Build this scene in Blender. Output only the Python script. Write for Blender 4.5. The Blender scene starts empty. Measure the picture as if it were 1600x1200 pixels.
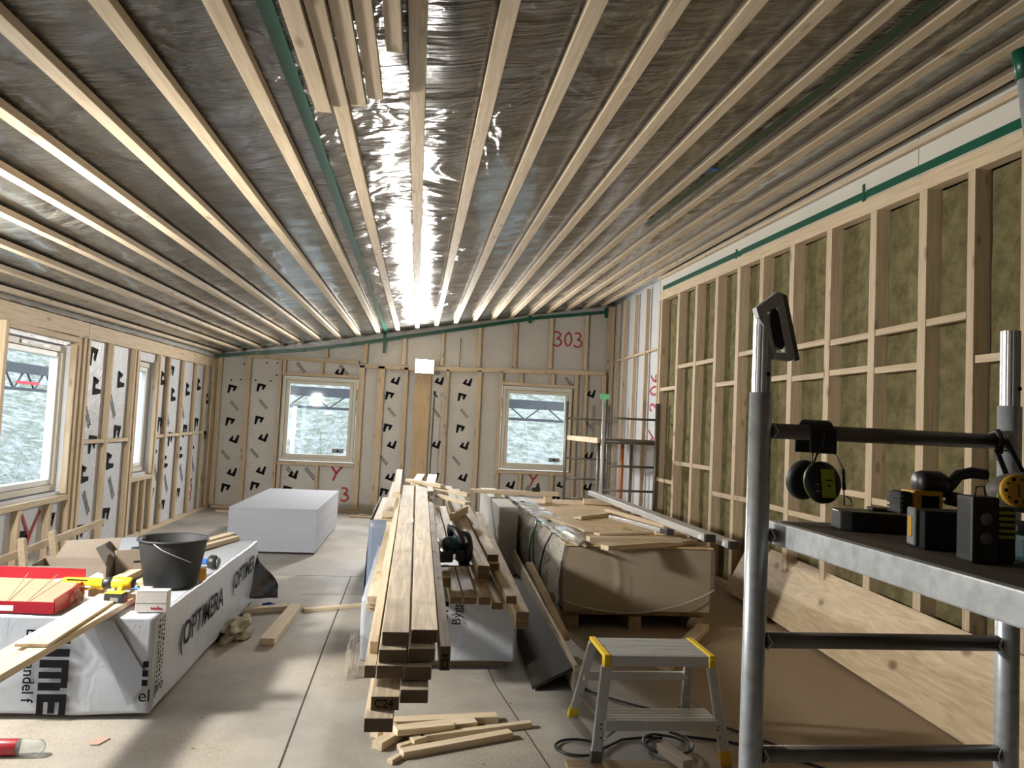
import bpy, bmesh, math, random
from mathutils import Vector, Matrix, noise
R = math.radians
C = bpy.context.scene.collection
random.seed(7)

# ------------------------------------------------------------------ camera
cam_d = bpy.data.cameras.new('camera'); cam = bpy.data.objects.new('camera', cam_d); C.objects.link(cam)
cam_d.sensor_fit = 'HORIZONTAL'; cam_d.sensor_width = 36.0; cam_d.lens = 27.0
cam_d.clip_start = 0.05; cam_d.clip_end = 300
RX = Vector((0.99117401, -0.12388236, 0.04719366))
DN = Vector((0.05368007, 0.04955294, -0.99732791))
FW = Vector((0.12121275, 0.99105886, 0.0557656))
m3 = Matrix((RX, -DN, -FW)).transposed()
cam.matrix_world = Matrix.Translation((0, 0, 1.53)) @ m3.to_4x4()
bpy.context.scene.camera = cam
vs = bpy.context.scene.view_settings
vs.view_transform = 'Standard'; vs.look = 'None'; vs.gamma = 1; vs.use_curve_mapping = False
vs.exposure = 0.95

# ------------------------------------------------------------------ sky
world = bpy.data.worlds.new('sky'); bpy.context.scene.world = world; world.use_nodes = True
wn = world.node_tree.nodes; wl = world.node_tree.links
bg = wn['Background']; bg.inputs[0].default_value = (0.80, 0.89, 1.0, 1); bg.inputs[1].default_value = 3.4

# daylight entering by the window openings (portals only guide the sky light)
def portal(loc, rot, sx, sy):
    l = bpy.data.lights.new('daylight_portal', 'AREA'); l.shape = 'RECTANGLE'; l.size = sx; l.size_y = sy
    l.cycles.is_portal = True
    o = bpy.data.objects.new('daylight_portal', l); C.objects.link(o); o.location = loc; o.rotation_euler = rot
    return o
portal((-3.52, 7.2, 1.4), (0, R(-90), 0), 1.35, 1.25)
portal((-3.52, 4.8, 1.35), (0, R(-90), 0), 1.6, 1.5)
portal((-3.52, 2.3, 1.35), (0, R(-90), 0), 1.6, 1.9)
portal((-1.61, 13.3, 1.48), (R(-90), 0, 0), 1.2, 1.35)
portal((2.05, 13.3, 1.5), (R(-90), 0, 0), 1.2, 1.35)

def lamp_light(name, loc, target, power, size, color, sy=None, spread=180):
    l = bpy.data.lights.new(name, 'AREA'); l.energy = power; l.color = color
    l.shape = 'RECTANGLE'; l.size = size; l.size_y = sy or size; l.spread = R(spread)
    o = bpy.data.objects.new(name, l); C.objects.link(o); o.location = loc
    d = Vector(target) - Vector(loc); o.rotation_euler = d.to_track_quat('-Z', 'Y').to_euler()
    return o
# the LED work lamp on the far wall post, and an unseen floodlight added by the left wall to lift the light
lamp_light('work_lamp_light', (0.09, 12.60, 2.46), (0.09, 6, 2.2), 115, 0.30, (1.0, 0.97, 0.92), 0.22)
lamp_light('added_flood_light', (-2.85, 3.70, 2.05), (1.6, 6.6, 1.6), 115, 0.34, (1.0, 0.96, 0.88), 0.26)

# ------------------------------------------------------------------ helpers
def tag(o, label=None, cat=None, group=None, kind=None):
    if label: o['label'] = label
    if cat: o['category'] = cat
    if group: o['group'] = group
    if kind: o['kind'] = kind
    return o
def empty(name, loc=(0, 0, 0), rz=0, label=None, cat=None, group=None):
    o = bpy.data.objects.new(name, None); C.objects.link(o); o.location = loc; o.rotation_euler = (0, 0, rz)
    o.empty_display_size = .05
    return tag(o, label, cat, group)
def basis(d, up=(0, 0, 1)):
    y = Vector(d).normalized(); u = Vector(up)
    if abs(y.dot(u.normalized())) > .98: u = Vector((1, 0, 0))
    x = y.cross(u).normalized(); z = x.cross(y).normalized()
    return Matrix((x, y, z)).transposed()
class MB:
    def __init__(s): s.bm = bmesh.new()
    def box(s, x0, x1, y0, y1, z0, z1, M=None, bev=0, seg=1):
        b = bmesh.new(); bmesh.ops.create_cube(b, size=1)
        for v in b.verts:
            v.co = Vector((x0 + (v.co.x + .5) * (x1 - x0), y0 + (v.co.y + .5) * (y1 - y0), z0 + (v.co.z + .5) * (z1 - z0)))
        if bev: bmesh.ops.bevel(b, geom=b.edges[:], offset=bev, segments=seg, affect='EDGES', profile=.6)
        return s.add(b, M)
    def add(s, b, M=None):
        if M is not None: b.transform(M)
        me = bpy.data.meshes.new('t'); b.to_mesh(me); b.free(); s.bm.from_mesh(me); bpy.data.meshes.remove(me); return s
    def bar(s, p0, p1, w, h, up=(0, 0, 1), bev=0):
        p0 = Vector(p0); p1 = Vector(p1); L = (p1 - p0).length
        M = Matrix.Translation(p0) @ basis(p1 - p0, up).to_4x4()
        return s.box(-w / 2, w / 2, 0, L, -h / 2, h / 2, M, bev)
    def tube(s, pts, r, seg=10, cap=True, r2=None):
        pts = [Vector(p) for p in pts]; n = len(pts); rings = []; up = Vector((0, 0, 1))
        prev = None
        for i, p in enumerate(pts):
            d = (pts[min(i + 1, n - 1)] - pts[max(i - 1, 0)]).normalized()
            if prev is None:
                a = d.cross(up if abs(d.z) < .95 else Vector((1, 0, 0))).normalized()
            else:
                a = (prev - d * prev.dot(d)).normalized()
            prev = a; b = d.cross(a)
            rr = r if r2 is None else r + (r2 - r) * i / (n - 1)
            rings.append([s.bm.verts.new(p + (a * math.cos(2 * math.pi * k / seg) + b * math.sin(2 * math.pi * k / seg)) * rr) for k in range(seg)])
        for i in range(n - 1):
            for k in range(seg):
                f = s.bm.faces.new((rings[i][k], rings[i][(k + 1) % seg], rings[i + 1][(k + 1) % seg], rings[i + 1][k])); f.smooth = True
        if cap: s.bm.faces.new(rings[0][::-1]); s.bm.faces.new(rings[-1])
        return s
    def lathe(s, prof, M=None, seg=24, sx=1, sy=1):
        b = bmesh.new(); rings = []
        for (r, z) in prof:
            rings.append([b.verts.new((sx * r * math.cos(2 * math.pi * k / seg), sy * r * math.sin(2 * math.pi * k / seg), z)) for k in range(seg)] if r > 1e-6 else [b.verts.new((0, 0, z))])
        for i in range(len(prof) - 1):
            A, B = rings[i], rings[i + 1]
            for k in range(seg):
                k2 = (k + 1) % seg
                if len(A) > 1 and len(B) > 1: f = b.faces.new((A[k], A[k2], B[k2], B[k]))
                elif len(A) > 1: f = b.faces.new((A[k], A[k2], B[0]))
                elif len(B) > 1: f = b.faces.new((A[0], B[k2], B[k]))
                else: continue
                f.smooth = True
        return s.add(b, M)
    def prism(s, poly, h, M=None, bev=0):
        b = bmesh.new()
        lo = [b.verts.new((x, y, 0)) for x, y in poly]; hi = [b.verts.new((x, y, h)) for x, y in poly]
        n = len(poly); b.faces.new(lo[::-1]); b.faces.new(hi)
        for i in range(n): b.faces.new((lo[i], lo[(i + 1) % n], hi[(i + 1) % n], hi[i]))
        bmesh.ops.recalc_face_normals(b, faces=b.faces[:])
        if bev: bmesh.ops.bevel(b, geom=b.edges[:], offset=bev, segments=2, affect='EDGES', profile=.6)
        return s.add(b, M)
    def quad(s, *ps):
        s.bm.faces.new([s.bm.verts.new(p) for p in ps]); return s
    def build(s, name, mat, parent=None, loc=None, recalc=True, world_mesh=True):
        if recalc: bmesh.ops.recalc_face_normals(s.bm, faces=s.bm.faces[:])
        me = bpy.data.meshes.new(name); s.bm.to_mesh(me); s.bm.free()
        me.materials.append(mat)
        o = bpy.data.objects.new(name, me); C.objects.link(o)
        if parent: o.parent = parent
        if loc: o.location = loc
        return o
def T(x, y, z): return Matrix.Translation((x, y, z))
def RZ(a): return Matrix.Rotation(R(a), 4, 'Z')
def RX_(a): return Matrix.Rotation(R(a), 4, 'X')
def RY(a): return Matrix.Rotation(R(a), 4, 'Y')

# ------------------------------------------------------------------ materials
def newmat(name):
    m = bpy.data.materials.new(name); m.use_nodes = True
    nt = m.node_tree; return m, nt, nt.nodes, nt.links, nt.nodes['Principled BSDF']
def plain(name, col, rough=.6, metal=0, noise_amt=.12, scale=30, bump=0.0, emit=None, coat=0, spec=.5):
    m, nt, N, L, p = newmat(name)
    tc = N.new('ShaderNodeTexCoord'); nz = N.new('ShaderNodeTexNoise'); nz.inputs['Scale'].default_value = scale; nz.inputs['Detail'].default_value = 5
    L.new(tc.outputs['Object'], nz.inputs['Vector'])
    mx = N.new('ShaderNodeMixRGB'); mx.blend_type = 'MIX'
    mx.inputs[1].default_value = (*[c * (1 - noise_amt) for c in col], 1); mx.inputs[2].default_value = (*[min(1, c * (1 + noise_amt)) for c in col], 1)
    L.new(nz.outputs['Fac'], mx.inputs[0]); L.new(mx.outputs[0], p.inputs['Base Color'])
    p.inputs['Roughness'].default_value = rough; p.inputs['Metallic'].default_value = metal
    p.inputs['Specular IOR Level'].default_value = spec
    if coat: p.inputs['Coat Weight'].default_value = coat
    if bump:
        b = N.new('ShaderNodeBump'); b.inputs['Strength'].default_value = bump; b.inputs['Distance'].default_value = .01
        L.new(nz.outputs['Fac'], b.inputs['Height']); L.new(b.outputs[0], p.inputs['Normal'])
    if emit: p.inputs['Emission Color'].default_value = (*col, 1); p.inputs['Emission Strength'].default_value = emit
    return m
def wood(name, light, dark, knot=(0.16, 0.08, 0.035), kn=.5, var=.10, stain=0.0):
    """grain runs along the object's own Y axis"""
    m, nt, N, L, p = newmat(name)
    tc = N.new('ShaderNodeTexCoord'); oi = N.new('ShaderNodeObjectInfo')
    off = N.new('ShaderNodeVectorMath'); off.operation = 'ADD'
    mul = N.new('ShaderNodeVectorMath'); mul.operation = 'SCALE'; mul.inputs['Scale'].default_value = 37.0
    cmb = N.new('ShaderNodeCombineXYZ'); L.new(oi.outputs['Random'], cmb.inputs[0]); L.new(oi.outputs['Random'], cmb.inputs[1]); L.new(oi.outputs['Random'], cmb.inputs[2])
    L.new(cmb.outputs[0], mul.inputs[0]); L.new(tc.outputs['Object'], off.inputs[0]); L.new(mul.outputs[0], off.inputs[1])
    mp = N.new('ShaderNodeMapping'); mp.inputs['Scale'].default_value = (26, 1.3, 26); L.new(off.outputs[0], mp.inputs[0])
    nz = N.new('ShaderNodeTexNoise'); nz.inputs['Scale'].default_value = 2.2; nz.inputs['Detail'].default_value = 6; nz.inputs['Distortion'].default_value = .6
    L.new(mp.outputs[0], nz.inputs[0])
    cr = N.new('ShaderNodeValToRGB'); cr.color_ramp.elements[0].position = .32; cr.color_ramp.elements[0].color = (*dark, 1)
    cr.color_ramp.elements[1].position = .62; cr.color_ramp.elements[1].color = (*light, 1)
    L.new(nz.outputs['Fac'], cr.inputs[0])
    # knots
    mp2 = N.new('ShaderNodeMapping'); mp2.inputs['Scale'].default_value = (9, 3.2, 9); L.new(off.outputs[0], mp2.inputs[0])
    vo = N.new('ShaderNodeTexVoronoi'); vo.inputs['Scale'].default_value = 1.0; L.new(mp2.outputs[0], vo.inputs['Vector'])
    k = N.new('ShaderNodeMapRange'); k.inputs[1].default_value = .09; k.inputs[2].default_value = .19; k.inputs[3].default_value = kn; k.inputs[4].default_value = 0
    L.new(vo.outputs['Distance'], k.inputs[0])
    mk = N.new('ShaderNodeMixRGB'); mk.inputs[2].default_value = (*knot, 1); L.new(k.outputs[0], mk.inputs[0]); L.new(cr.outputs[0], mk.inputs[1])
    # large stains
    n2 = N.new('ShaderNodeTexNoise'); n2.inputs['Scale'].default_value = 3.5; n2.inputs['Detail'].default_value = 4; L.new(off.outputs[0], n2.inputs[0])
    s2 = N.new('ShaderNodeMapRange'); s2.inputs[1].default_value = .5; s2.inputs[2].default_value = .75; s2.inputs[4].default_value = stain; L.new(n2.outputs['Fac'], s2.inputs[0])
    ms = N.new('ShaderNodeMixRGB'); ms.inputs[2].default_value = (dark[0] * .55, dark[1] * .55, dark[2] * .6, 1); L.new(s2.outputs[0], ms.inputs[0]); L.new(mk.outputs[0], ms.inputs[1])
    hv = N.new('ShaderNodeHueSaturation'); vr = N.new('ShaderNodeMapRange'); vr.inputs[3].default_value = 1 - var; vr.inputs[4].default_value = 1 + var
    L.new(oi.outputs['Random'], vr.inputs[0]); L.new(vr.outputs[0], hv.inputs['Value']); L.new(ms.outputs[0], hv.inputs['Color'])
    L.new(hv.outputs[0], p.inputs['Base Color']); p.inputs['Roughness'].default_value = .68; p.inputs['Specular IOR Level'].default_value = .3
    b = N.new('ShaderNodeBump'); b.inputs['Strength'].default_value = .15; b.inputs['Distance'].default_value = .002; L.new(nz.outputs['Fac'], b.inputs['Height']); L.new(b.outputs[0], p.inputs['Normal'])
    return m
def grid_panel(name, c1, line, su, sv, axes='XZ', stain=(.5, .48, .44)):
    """sheathing membrane with a fine printed grid; axes says in which plane it lies"""
    m, nt, N, L, p = newmat(name)
    tc = N.new('ShaderNodeTexCoord'); sp = N.new('ShaderNodeSeparateXYZ'); L.new(tc.outputs['Object'], sp.inputs[0])
    cb = N.new('ShaderNodeCombineXYZ'); L.new(sp.outputs[axes[0]], cb.inputs[0]); L.new(sp.outputs[axes[1]], cb.inputs[1])
    br = N.new('ShaderNodeTexBrick'); br.inputs['Scale'].default_value = 1; br.inputs['Brick Width'].default_value = su; br.inputs['Row Height'].default_value = sv
    br.inputs['Mortar Size'].default_value = .0035; br.inputs['Mortar Smooth'].default_value = .3
    br.inputs['Color1'].default_value = (*c1, 1); br.inputs['Color2'].default_value = (*[c * .96 for c in c1], 1); br.inputs['Mortar'].default_value = (*line, 1)
    L.new(cb.outputs[0], br.inputs['Vector'])
    nz = N.new('ShaderNodeTexNoise'); nz.inputs['Scale'].default_value = 2.2; nz.inputs['Detail'].default_value = 5; L.new(tc.outputs['Object'], nz.inputs[0])
    mr = N.new('ShaderNodeMapRange'); mr.inputs[1].default_value = .45; mr.inputs[2].default_value = .8; mr.inputs[4].default_value = .45; L.new(nz.outputs['Fac'], mr.inputs[0])
    mx = N.new('ShaderNodeMixRGB'); mx.inputs[2].default_value = (*stain, 1); L.new(mr.outputs[0], mx.inputs[0]); L.new(br.outputs['Color'], mx.inputs[1])
    L.new(mx.outputs[0], p.inputs['Base Color']); p.inputs['Roughness'].default_value = .42
    n2 = N.new('ShaderNodeTexNoise'); n2.inputs['Scale'].default_value = 9; n2.inputs['Detail'].default_value = 3; n2.inputs['Distortion'].default_value = 1.2; L.new(tc.outputs['Object'], n2.inputs[0])
    b = N.new('ShaderNodeBump'); b.inputs['Strength'].default_value = .5; b.inputs['Distance'].default_value = .02; L.new(n2.outputs['Fac'], b.inputs['Height']); L.new(b.outputs[0], p.inputs['Normal'])
    return m

M = {}
M['stud'] = wood('stud_wood', (0.62, 0.50, 0.35), (0.49, 0.375, 0.245), var=.08)
M['batten'] = wood('batten_wood', (0.60, 0.495, 0.36), (0.47, 0.37, 0.25), var=.08)
M['timber'] = wood('timber_wood', (0.74, 0.63, 0.47), (0.52, 0.41, 0.28), var=.12, stain=.6)
M['fresh'] = wood('fresh_wood', (0.72, 0.60, 0.43), (0.60, 0.47, 0.31), var=.08, kn=.3)
M['post'] = wood('post_wood', (0.60, 0.45, 0.27), (0.50, 0.35, 0.20), var=.05, kn=.3)
M['oldwood'] = wood('weathered_wood', (0.40, 0.29, 0.17), (0.28, 0.19, 0.11), var=.1, stain=.4)
M['crate'] = wood('cardboard_brown', (0.44, 0.31, 0.19), (0.38, 0.26, 0.155), kn=0, var=.05)
M['shaded_endgrain'] = plain('shaded_end_grain', (0.17, 0.115, 0.07), .85, noise_amt=.2, scale=60)  # end grain, darkened further with the shade on the stack ends painted in
M['galv'] = plain('galvanised_steel', (0.60, 0.64, 0.68), .36, .45, .40, 34)
M['dirtysteel'] = plain('dark_worn_steel', (0.22, 0.20, 0.18), .5, .7, .35, 12)
M['alu'] = plain('aluminium', (0.66, 0.67, 0.68), .35, .5, .12, 40)
M['rubber'] = plain('black_rubber', (0.015, 0.016, 0.018), .6)
M['black'] = plain('black_plastic', (0.018, 0.019, 0.022), .42, spec=.5)
M['darkgrey'] = plain('dark_grey_plastic', (0.032, 0.034, 0.038), .5)
M['greydisc'] = plain('grey_plastic', (0.24, 0.245, 0.25), .45)
M['yellow'] = plain('yellow_plastic', (0.80, 0.56, 0.03), .4)
M['orange'] = plain('orange_yellow_plastic', (0.78, 0.42, 0.04), .45)
M['lime'] = plain('lime_plastic', (0.42, 0.55, 0.04), .35)
M['teal'] = plain('dark_teal_plastic', (0.02, 0.075, 0.085), .4)
M['red'] = plain('red_card', (0.34, 0.015, 0.025), .35, noise_amt=.2, scale=10, coat=.3)
M['redpaint'] = plain('red_spray', (0.42, 0.03, 0.04), .7)
M['blacktape'] = plain('dark_green_tape', (0.006, 0.085, 0.05), .35, noise_amt=.3, scale=20)
M['print'] = plain('black_print', (0.008, 0.008, 0.01), .8, spec=.15)
M['greyprint'] = plain('grey_print', (0.34, 0.36, 0.40), .45, noise_amt=.05)
M['card'] = plain('cardboard', (0.30, 0.20, 0.125), .75, noise_amt=.15, scale=18)
M['whitecard'] = plain('white_carton', (0.55, 0.51, 0.47), .6, noise_amt=.08)
M['greycard'] = plain('grey_brown_carton', (0.20, 0.165, 0.13), .7)
M['gypsum'] = plain('plasterboard_paper', (0.40, 0.41, 0.45), .75, noise_amt=.03)
M['gypcore'] = plain('plasterboard_grey', (0.50, 0.49, 0.46), .8, noise_amt=.06)
M['winframe'] = plain('window_frame_pale', (0.64, 0.60, 0.50), .5, noise_amt=.05)
M['winwhite'] = plain('window_frame_white', (0.78, 0.78, 0.76), .45, noise_amt=.03)
M['label'] = plain('green_label', (0.25, 0.85, 0.45), .5)
M['rust'] = plain('orange_steel_prop', (0.48, 0.14, 0.05), .6, .2)
M['blue'] = plain('blue_plastic', (0.03, 0.12, 0.42), .4)
M['sacking'] = plain('rope_and_sacking', (0.34, 0.29, 0.20), .9, scale=80)
M['pink'] = plain('pink_plastic', (0.75, 0.08, 0.20), .4)
M['whiteplain'] = plain('white_paper', (0.8, 0.8, 0.82), .6, noise_amt=.04)
M['panelboard'] = plain('pale_wall_board', (0.58, 0.56, 0.50), .7, noise_amt=.08, scale=3)

def wool():
    m, nt, N, L, p = newmat('mineral_wool')
    tc = N.new('ShaderNodeTexCoord')
    nz = N.new('ShaderNodeTexNoise'); nz.inputs['Scale'].default_value = 9; nz.inputs['Detail'].default_value = 9; nz.inputs['Roughness'].default_value = .7
    L.new(tc.outputs['Object'], nz.inputs[0])
    cr = N.new('ShaderNodeValToRGB'); e = cr.color_ramp.elements
    e[0].position = .3; e[0].color = (0.10, 0.085, 0.04, 1); e[1].position = .7; e[1].color = (0.26, 0.225, 0.115, 1)
    L.new(nz.outputs['Fac'], cr.inputs[0]); L.new(cr.outputs[0], p.inputs['Base Color']); p.inputs['Roughness'].default_value = .95; p.inputs['Specular IOR Level'].default_value = .1
    b = N.new('ShaderNodeBump'); b.inputs['Strength'].default_value = .6; b.inputs['Distance'].default_value = .02; L.new(nz.outputs['Fac'], b.inputs['Height']); L.new(b.outputs[0], p.inputs['Normal'])
    return m
M['wool'] = wool()

def concrete():
    m, nt, N, L, p = newmat('concrete_floor')
    tc = N.new('ShaderNodeTexCoord')
    n1 = N.new('ShaderNodeTexNoise'); n1.inputs['Scale'].default_value = 1.1; n1.inputs['Detail'].default_value = 8; n1.inputs['Roughness'].default_value = .65; L.new(tc.outputs['Object'], n1.inputs[0])
    cr = N.new('ShaderNodeValToRGB'); e = cr.color_ramp.elements
    e[0].position = .33; e[0].color = (0.235, 0.215, 0.19, 1); e[1].position = .68; e[1].color = (0.42, 0.40, 0.365, 1)
    L.new(n1.outputs['Fac'], cr.inputs[0])
    # sawdust: concentrated in patches
    n2 = N.new('ShaderNodeTexNoise'); n2.inputs['Scale'].default_value = .75; n2.inputs['Detail'].default_value = 5; L.new(tc.outputs['Object'], n2.inputs[0])
    n3 = N.new('ShaderNodeTexNoise'); n3.inputs['Scale'].default_value = 75; n3.inputs['Detail'].default_value = 6; L.new(tc.outputs['Object'], n3.inputs[0])
    r2 = N.new('ShaderNodeMapRange'); r2.inputs[1].default_value = .44; r2.inputs[2].default_value = .62; L.new(n2.outputs['Fac'], r2.inputs[0])
    r3 = N.new('ShaderNodeMapRange'); r3.inputs[1].default_value = .42; r3.inputs[2].default_value = .56; L.new(n3.outputs['Fac'], r3.inputs[0])
    mu = N.new('ShaderNodeMath'); mu.operation = 'MULTIPLY'; L.new(r2.outputs[0], mu.inputs[0]); L.new(r3.outputs[0], mu.inputs[1])
    mu2 = N.new('ShaderNodeMath'); mu2.operation = 'MULTIPLY'; mu2.inputs[1].default_value = .55; L.new(mu.outputs[0], mu2.inputs[0])
    mx = N.new('ShaderNodeMixRGB'); mx.inputs[2].default_value = (0.56, 0.46, 0.31, 1); L.new(mu2.outputs[0], mx.inputs[0]); L.new(cr.outputs[0], mx.inputs[1])
    # brown tint painted in for shade and warm bounce on the right-hand side
    sp = N.new('ShaderNodeSeparateXYZ'); L.new(tc.outputs['Object'], sp.inputs[0])
    ad = N.new('ShaderNodeMath'); ad.operation = 'ADD'; n4 = N.new('ShaderNodeTexNoise'); n4.inputs['Scale'].default_value = 1.5; L.new(tc.outputs['Object'], n4.inputs[0])
    L.new(sp.outputs['X'], ad.inputs[0]); L.new(n4.outputs['Fac'], ad.inputs[1])
    r4 = N.new('ShaderNodeMapRange'); r4.inputs[1].default_value = 1.9; r4.inputs[2].default_value = 2.35; r4.inputs[4].default_value = .75; L.new(ad.outputs[0], r4.inputs[0])
    m4 = N.new('ShaderNodeMixRGB'); m4.inputs[2].default_value = (0.36, 0.25, 0.15, 1); L.new(r4.outputs[0], m4.inputs[0]); L.new(mx.outputs[0], m4.inputs[1])
    # small dark specks
    vo = N.new('ShaderNodeTexVoronoi'); vo.inputs['Scale'].default_value = 5.5; L.new(tc.outputs['Object'], vo.inputs['Vector'])
    rs = N.new('ShaderNodeMapRange'); rs.inputs[1].default_value = .03; rs.inputs[2].default_value = .06; rs.inputs[3].default_value = .85; rs.inputs[4].default_value = 0; L.new(vo.outputs['Distance'], rs.inputs[0])
    m5 = N.new('ShaderNodeMixRGB'); m5.inputs[2].default_value = (0.06, 0.05, 0.04, 1); L.new(rs.outputs[0], m5.inputs[0]); L.new(m4.outputs[0], m5.inputs[1])
    L.new(m5.outputs[0], p.inputs['Base Color']); p.inputs['Roughness'].default_value = .62; p.inputs['Specular IOR Level'].default_value = .35
    b = N.new('ShaderNodeBump'); b.inputs['Strength'].default_value = .25; b.inputs['Distance'].default_value = .006; L.new(n3.outputs['Fac'], b.inputs['Height']); L.new(b.outputs[0], p.inputs['Normal'])
    return m
M['floor'] = concrete()

def foil():
    m, nt, N, L, p = newmat('vapour_barrier_film')
    tc = N.new('ShaderNodeTexCoord')
    mp = N.new('ShaderNodeMapping'); mp.inputs['Scale'].default_value = (1.1, 13, 1); L.new(tc.outputs['Object'], mp.inputs[0])
    n1 = N.new('ShaderNodeTexNoise'); n1.inputs['Scale'].default_value = 1.6; n1.inputs['Detail'].default_value = 4; n1.inputs['Roughness'].default_value = .55; n1.inputs['Distortion'].default_value = .8; L.new(mp.outputs[0], n1.inputs[0])
    n2 = N.new('ShaderNodeTexNoise'); n2.inputs['Scale'].default_value = 1.6; n2.inputs['Detail'].default_value = 3; n2.inputs['Distortion'].default_value = 1.5; L.new(tc.outputs['Object'], n2.inputs[0])
    mk = N.new('ShaderNodeMapRange'); mk.inputs[1].default_value = .40; mk.inputs[2].default_value = .62; mk.inputs[3].default_value = .12; L.new(n2.outputs['Fac'], mk.inputs[0])
    mu = N.new('ShaderNodeMath'); mu.operation = 'MULTIPLY'; L.new(n1.outputs['Fac'], mu.inputs[0]); L.new(mk.outputs[0], mu.inputs[1])
    ad = N.new('ShaderNodeMath'); ad.operation = 'ADD'; L.new(mu.outputs[0], ad.inputs[0])
    m2 = N.new('ShaderNodeMath'); m2.operation = 'MULTIPLY'; m2.inputs[1].default_value = .9; L.new(n2.outputs['Fac'], m2.inputs[0]); L.new(m2.outputs[0], ad.inputs[1])
    b = N.new('ShaderNodeBump'); b.inputs['Strength'].default_value = .85; b.inputs['Distance'].default_value = .035; L.new(ad.outputs[0], b.inputs['Height']); L.new(b.outputs[0], p.inputs['Normal'])
    cr = N.new('ShaderNodeValToRGB'); e = cr.color_ramp.elements
    e[0].position = .35; e[0].color = (0.050, 0.050, 0.047, 1); e[1].position = .7; e[1].color = (0.12, 0.115, 0.10, 1)
    n3 = N.new('ShaderNodeTexNoise'); n3.inputs['Scale'].default_value = .9; n3.inputs['Detail'].default_value = 3; L.new(tc.outputs['Object'], n3.inputs[0]); L.new(n3.outputs['Fac'], cr.inputs[0])
    L.new(cr.outputs[0], p.inputs['Base Color']); p.inputs['Roughness'].default_value = .17; p.inputs['Specular IOR Level'].default_value = .9
    p.inputs['Coat Weight'].default_value = .6; p.inputs['Coat Roughness'].default_value = .12
    return m
M['foil'] = foil()

def sheet_wrap(name, col, rough=.3, bump=.5, scale=4, stretch=(1, 1, 1), alpha=1.0, spec=.6):
    m, nt, N, L, p = newmat(name)
    tc = N.new('ShaderNodeTexCoord'); mp = N.new('ShaderNodeMapping'); mp.inputs['Scale'].default_value = stretch; L.new(tc.outputs['Object'], mp.inputs[0])
    nz = N.new('ShaderNodeTexNoise'); nz.inputs['Scale'].default_value = scale; nz.inputs['Detail'].default_value = 4; nz.inputs['Distortion'].default_value = 1.0; L.new(mp.outputs[0], nz.inputs[0])
    p.inputs['Base Color'].default_value = (*col, 1); p.inputs['Roughness'].default_value = rough; p.inputs['Specular IOR Level'].default_value = spec
    b = N.new('ShaderNodeBump'); b.inputs['Strength'].default_value = bump; b.inputs['Distance'].default_value = .02; L.new(nz.outputs['Fac'], b.inputs['Height']); L.new(b.outputs[0], p.inputs['Normal'])
    if alpha < 1: p.inputs['Alpha'].default_value = alpha
    return m
M['wrap'] = sheet_wrap('white_wrap', (0.46, 0.49, 0.54), .35, .5, 5)
M['wrapblack'] = sheet_wrap('black_wrap', (0.01, 0.01, 0.012), .25, .7, 8)
M['bluewrap'] = sheet_wrap('blue_grey_wrap', (0.20, 0.24, 0.32), .4, .4, 4)
M['clearside'] = sheet_wrap('clear_stretch_film', (0.72, 0.69, 0.62), .11, .6, 3.2, (1, 1.6, 16), .72, 1.0)
M['clearfront'] = sheet_wrap('clear_stretch_film_front', (0.62, 0.55, 0.46), .18, .5, 2.5, (1, 1, 1), .20, .8)
def skew_side():
    m = M['clearside']; mp = [n for n in m.node_tree.nodes if n.type == 'MAPPING'][0]
    mp.inputs['Rotation'].default_value = (R(-38), 0, 0)
skew_side()
def glass():
    m, nt, N, L, p = newmat('window_glass')
    g = N.new('ShaderNodeBsdfGlossy'); g.inputs['Roughness'].default_value = .03; g.inputs[0].default_value = (.9, .95, 1, 1)
    t = N.new('ShaderNodeBsdfTransparent'); t.inputs[0].default_value = (.96, .98, 1, 1)
    mx = N.new('ShaderNodeMixShader'); mx.inputs[0].default_value = .03
    L.new(t.outputs[0], mx.inputs[1]); L.new(g.outputs[0], mx.inputs[2]); L.new(mx.outputs[0], N['Material Output'].inputs[0]); N.remove(p)
    return m
M['glass'] = glass()
def bottle_mat():
    m, nt, N, L, p = newmat('clear_bottle_plastic')
    p.inputs['Base Color'].default_value = (.9, .95, .95, 1); p.inputs['Roughness'].default_value = .08; p.inputs['Transmission Weight'].default_value = .85; p.inputs['IOR'].default_value = 1.2
    return m
M['bottle'] = bottle_mat()
def osb_mat():
    m, nt, N, L, p = newmat('particle_board')
    tc = N.new('ShaderNodeTexCoord'); mp = N.new('ShaderNodeMapping'); mp.inputs['Scale'].default_value = (9, 22, 9); mp.inputs['Rotation'].default_value = (0, 0, .6); L.new(tc.outputs['Object'], mp.inputs[0])
    vo = N.new('ShaderNodeTexVoronoi'); vo.inputs['Scale'].default_value = 1.6; L.new(mp.outputs[0], vo.inputs['Vector'])
    cr = N.new('ShaderNodeValToRGB'); e = cr.color_ramp.elements; e[0].color = (0.50, 0.34, 0.17, 1); e[1].color = (0.70, 0.52, 0.30, 1)
    sp = N.new('ShaderNodeSeparateColor'); L.new(vo.outputs['Color'], sp.inputs[0]); L.new(sp.outputs[0], cr.inputs[0]); L.new(cr.outputs[0], p.inputs['Base Color']); p.inputs['Roughness'].default_value = .6
    return m
M['osb'] = osb_mat()
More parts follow.
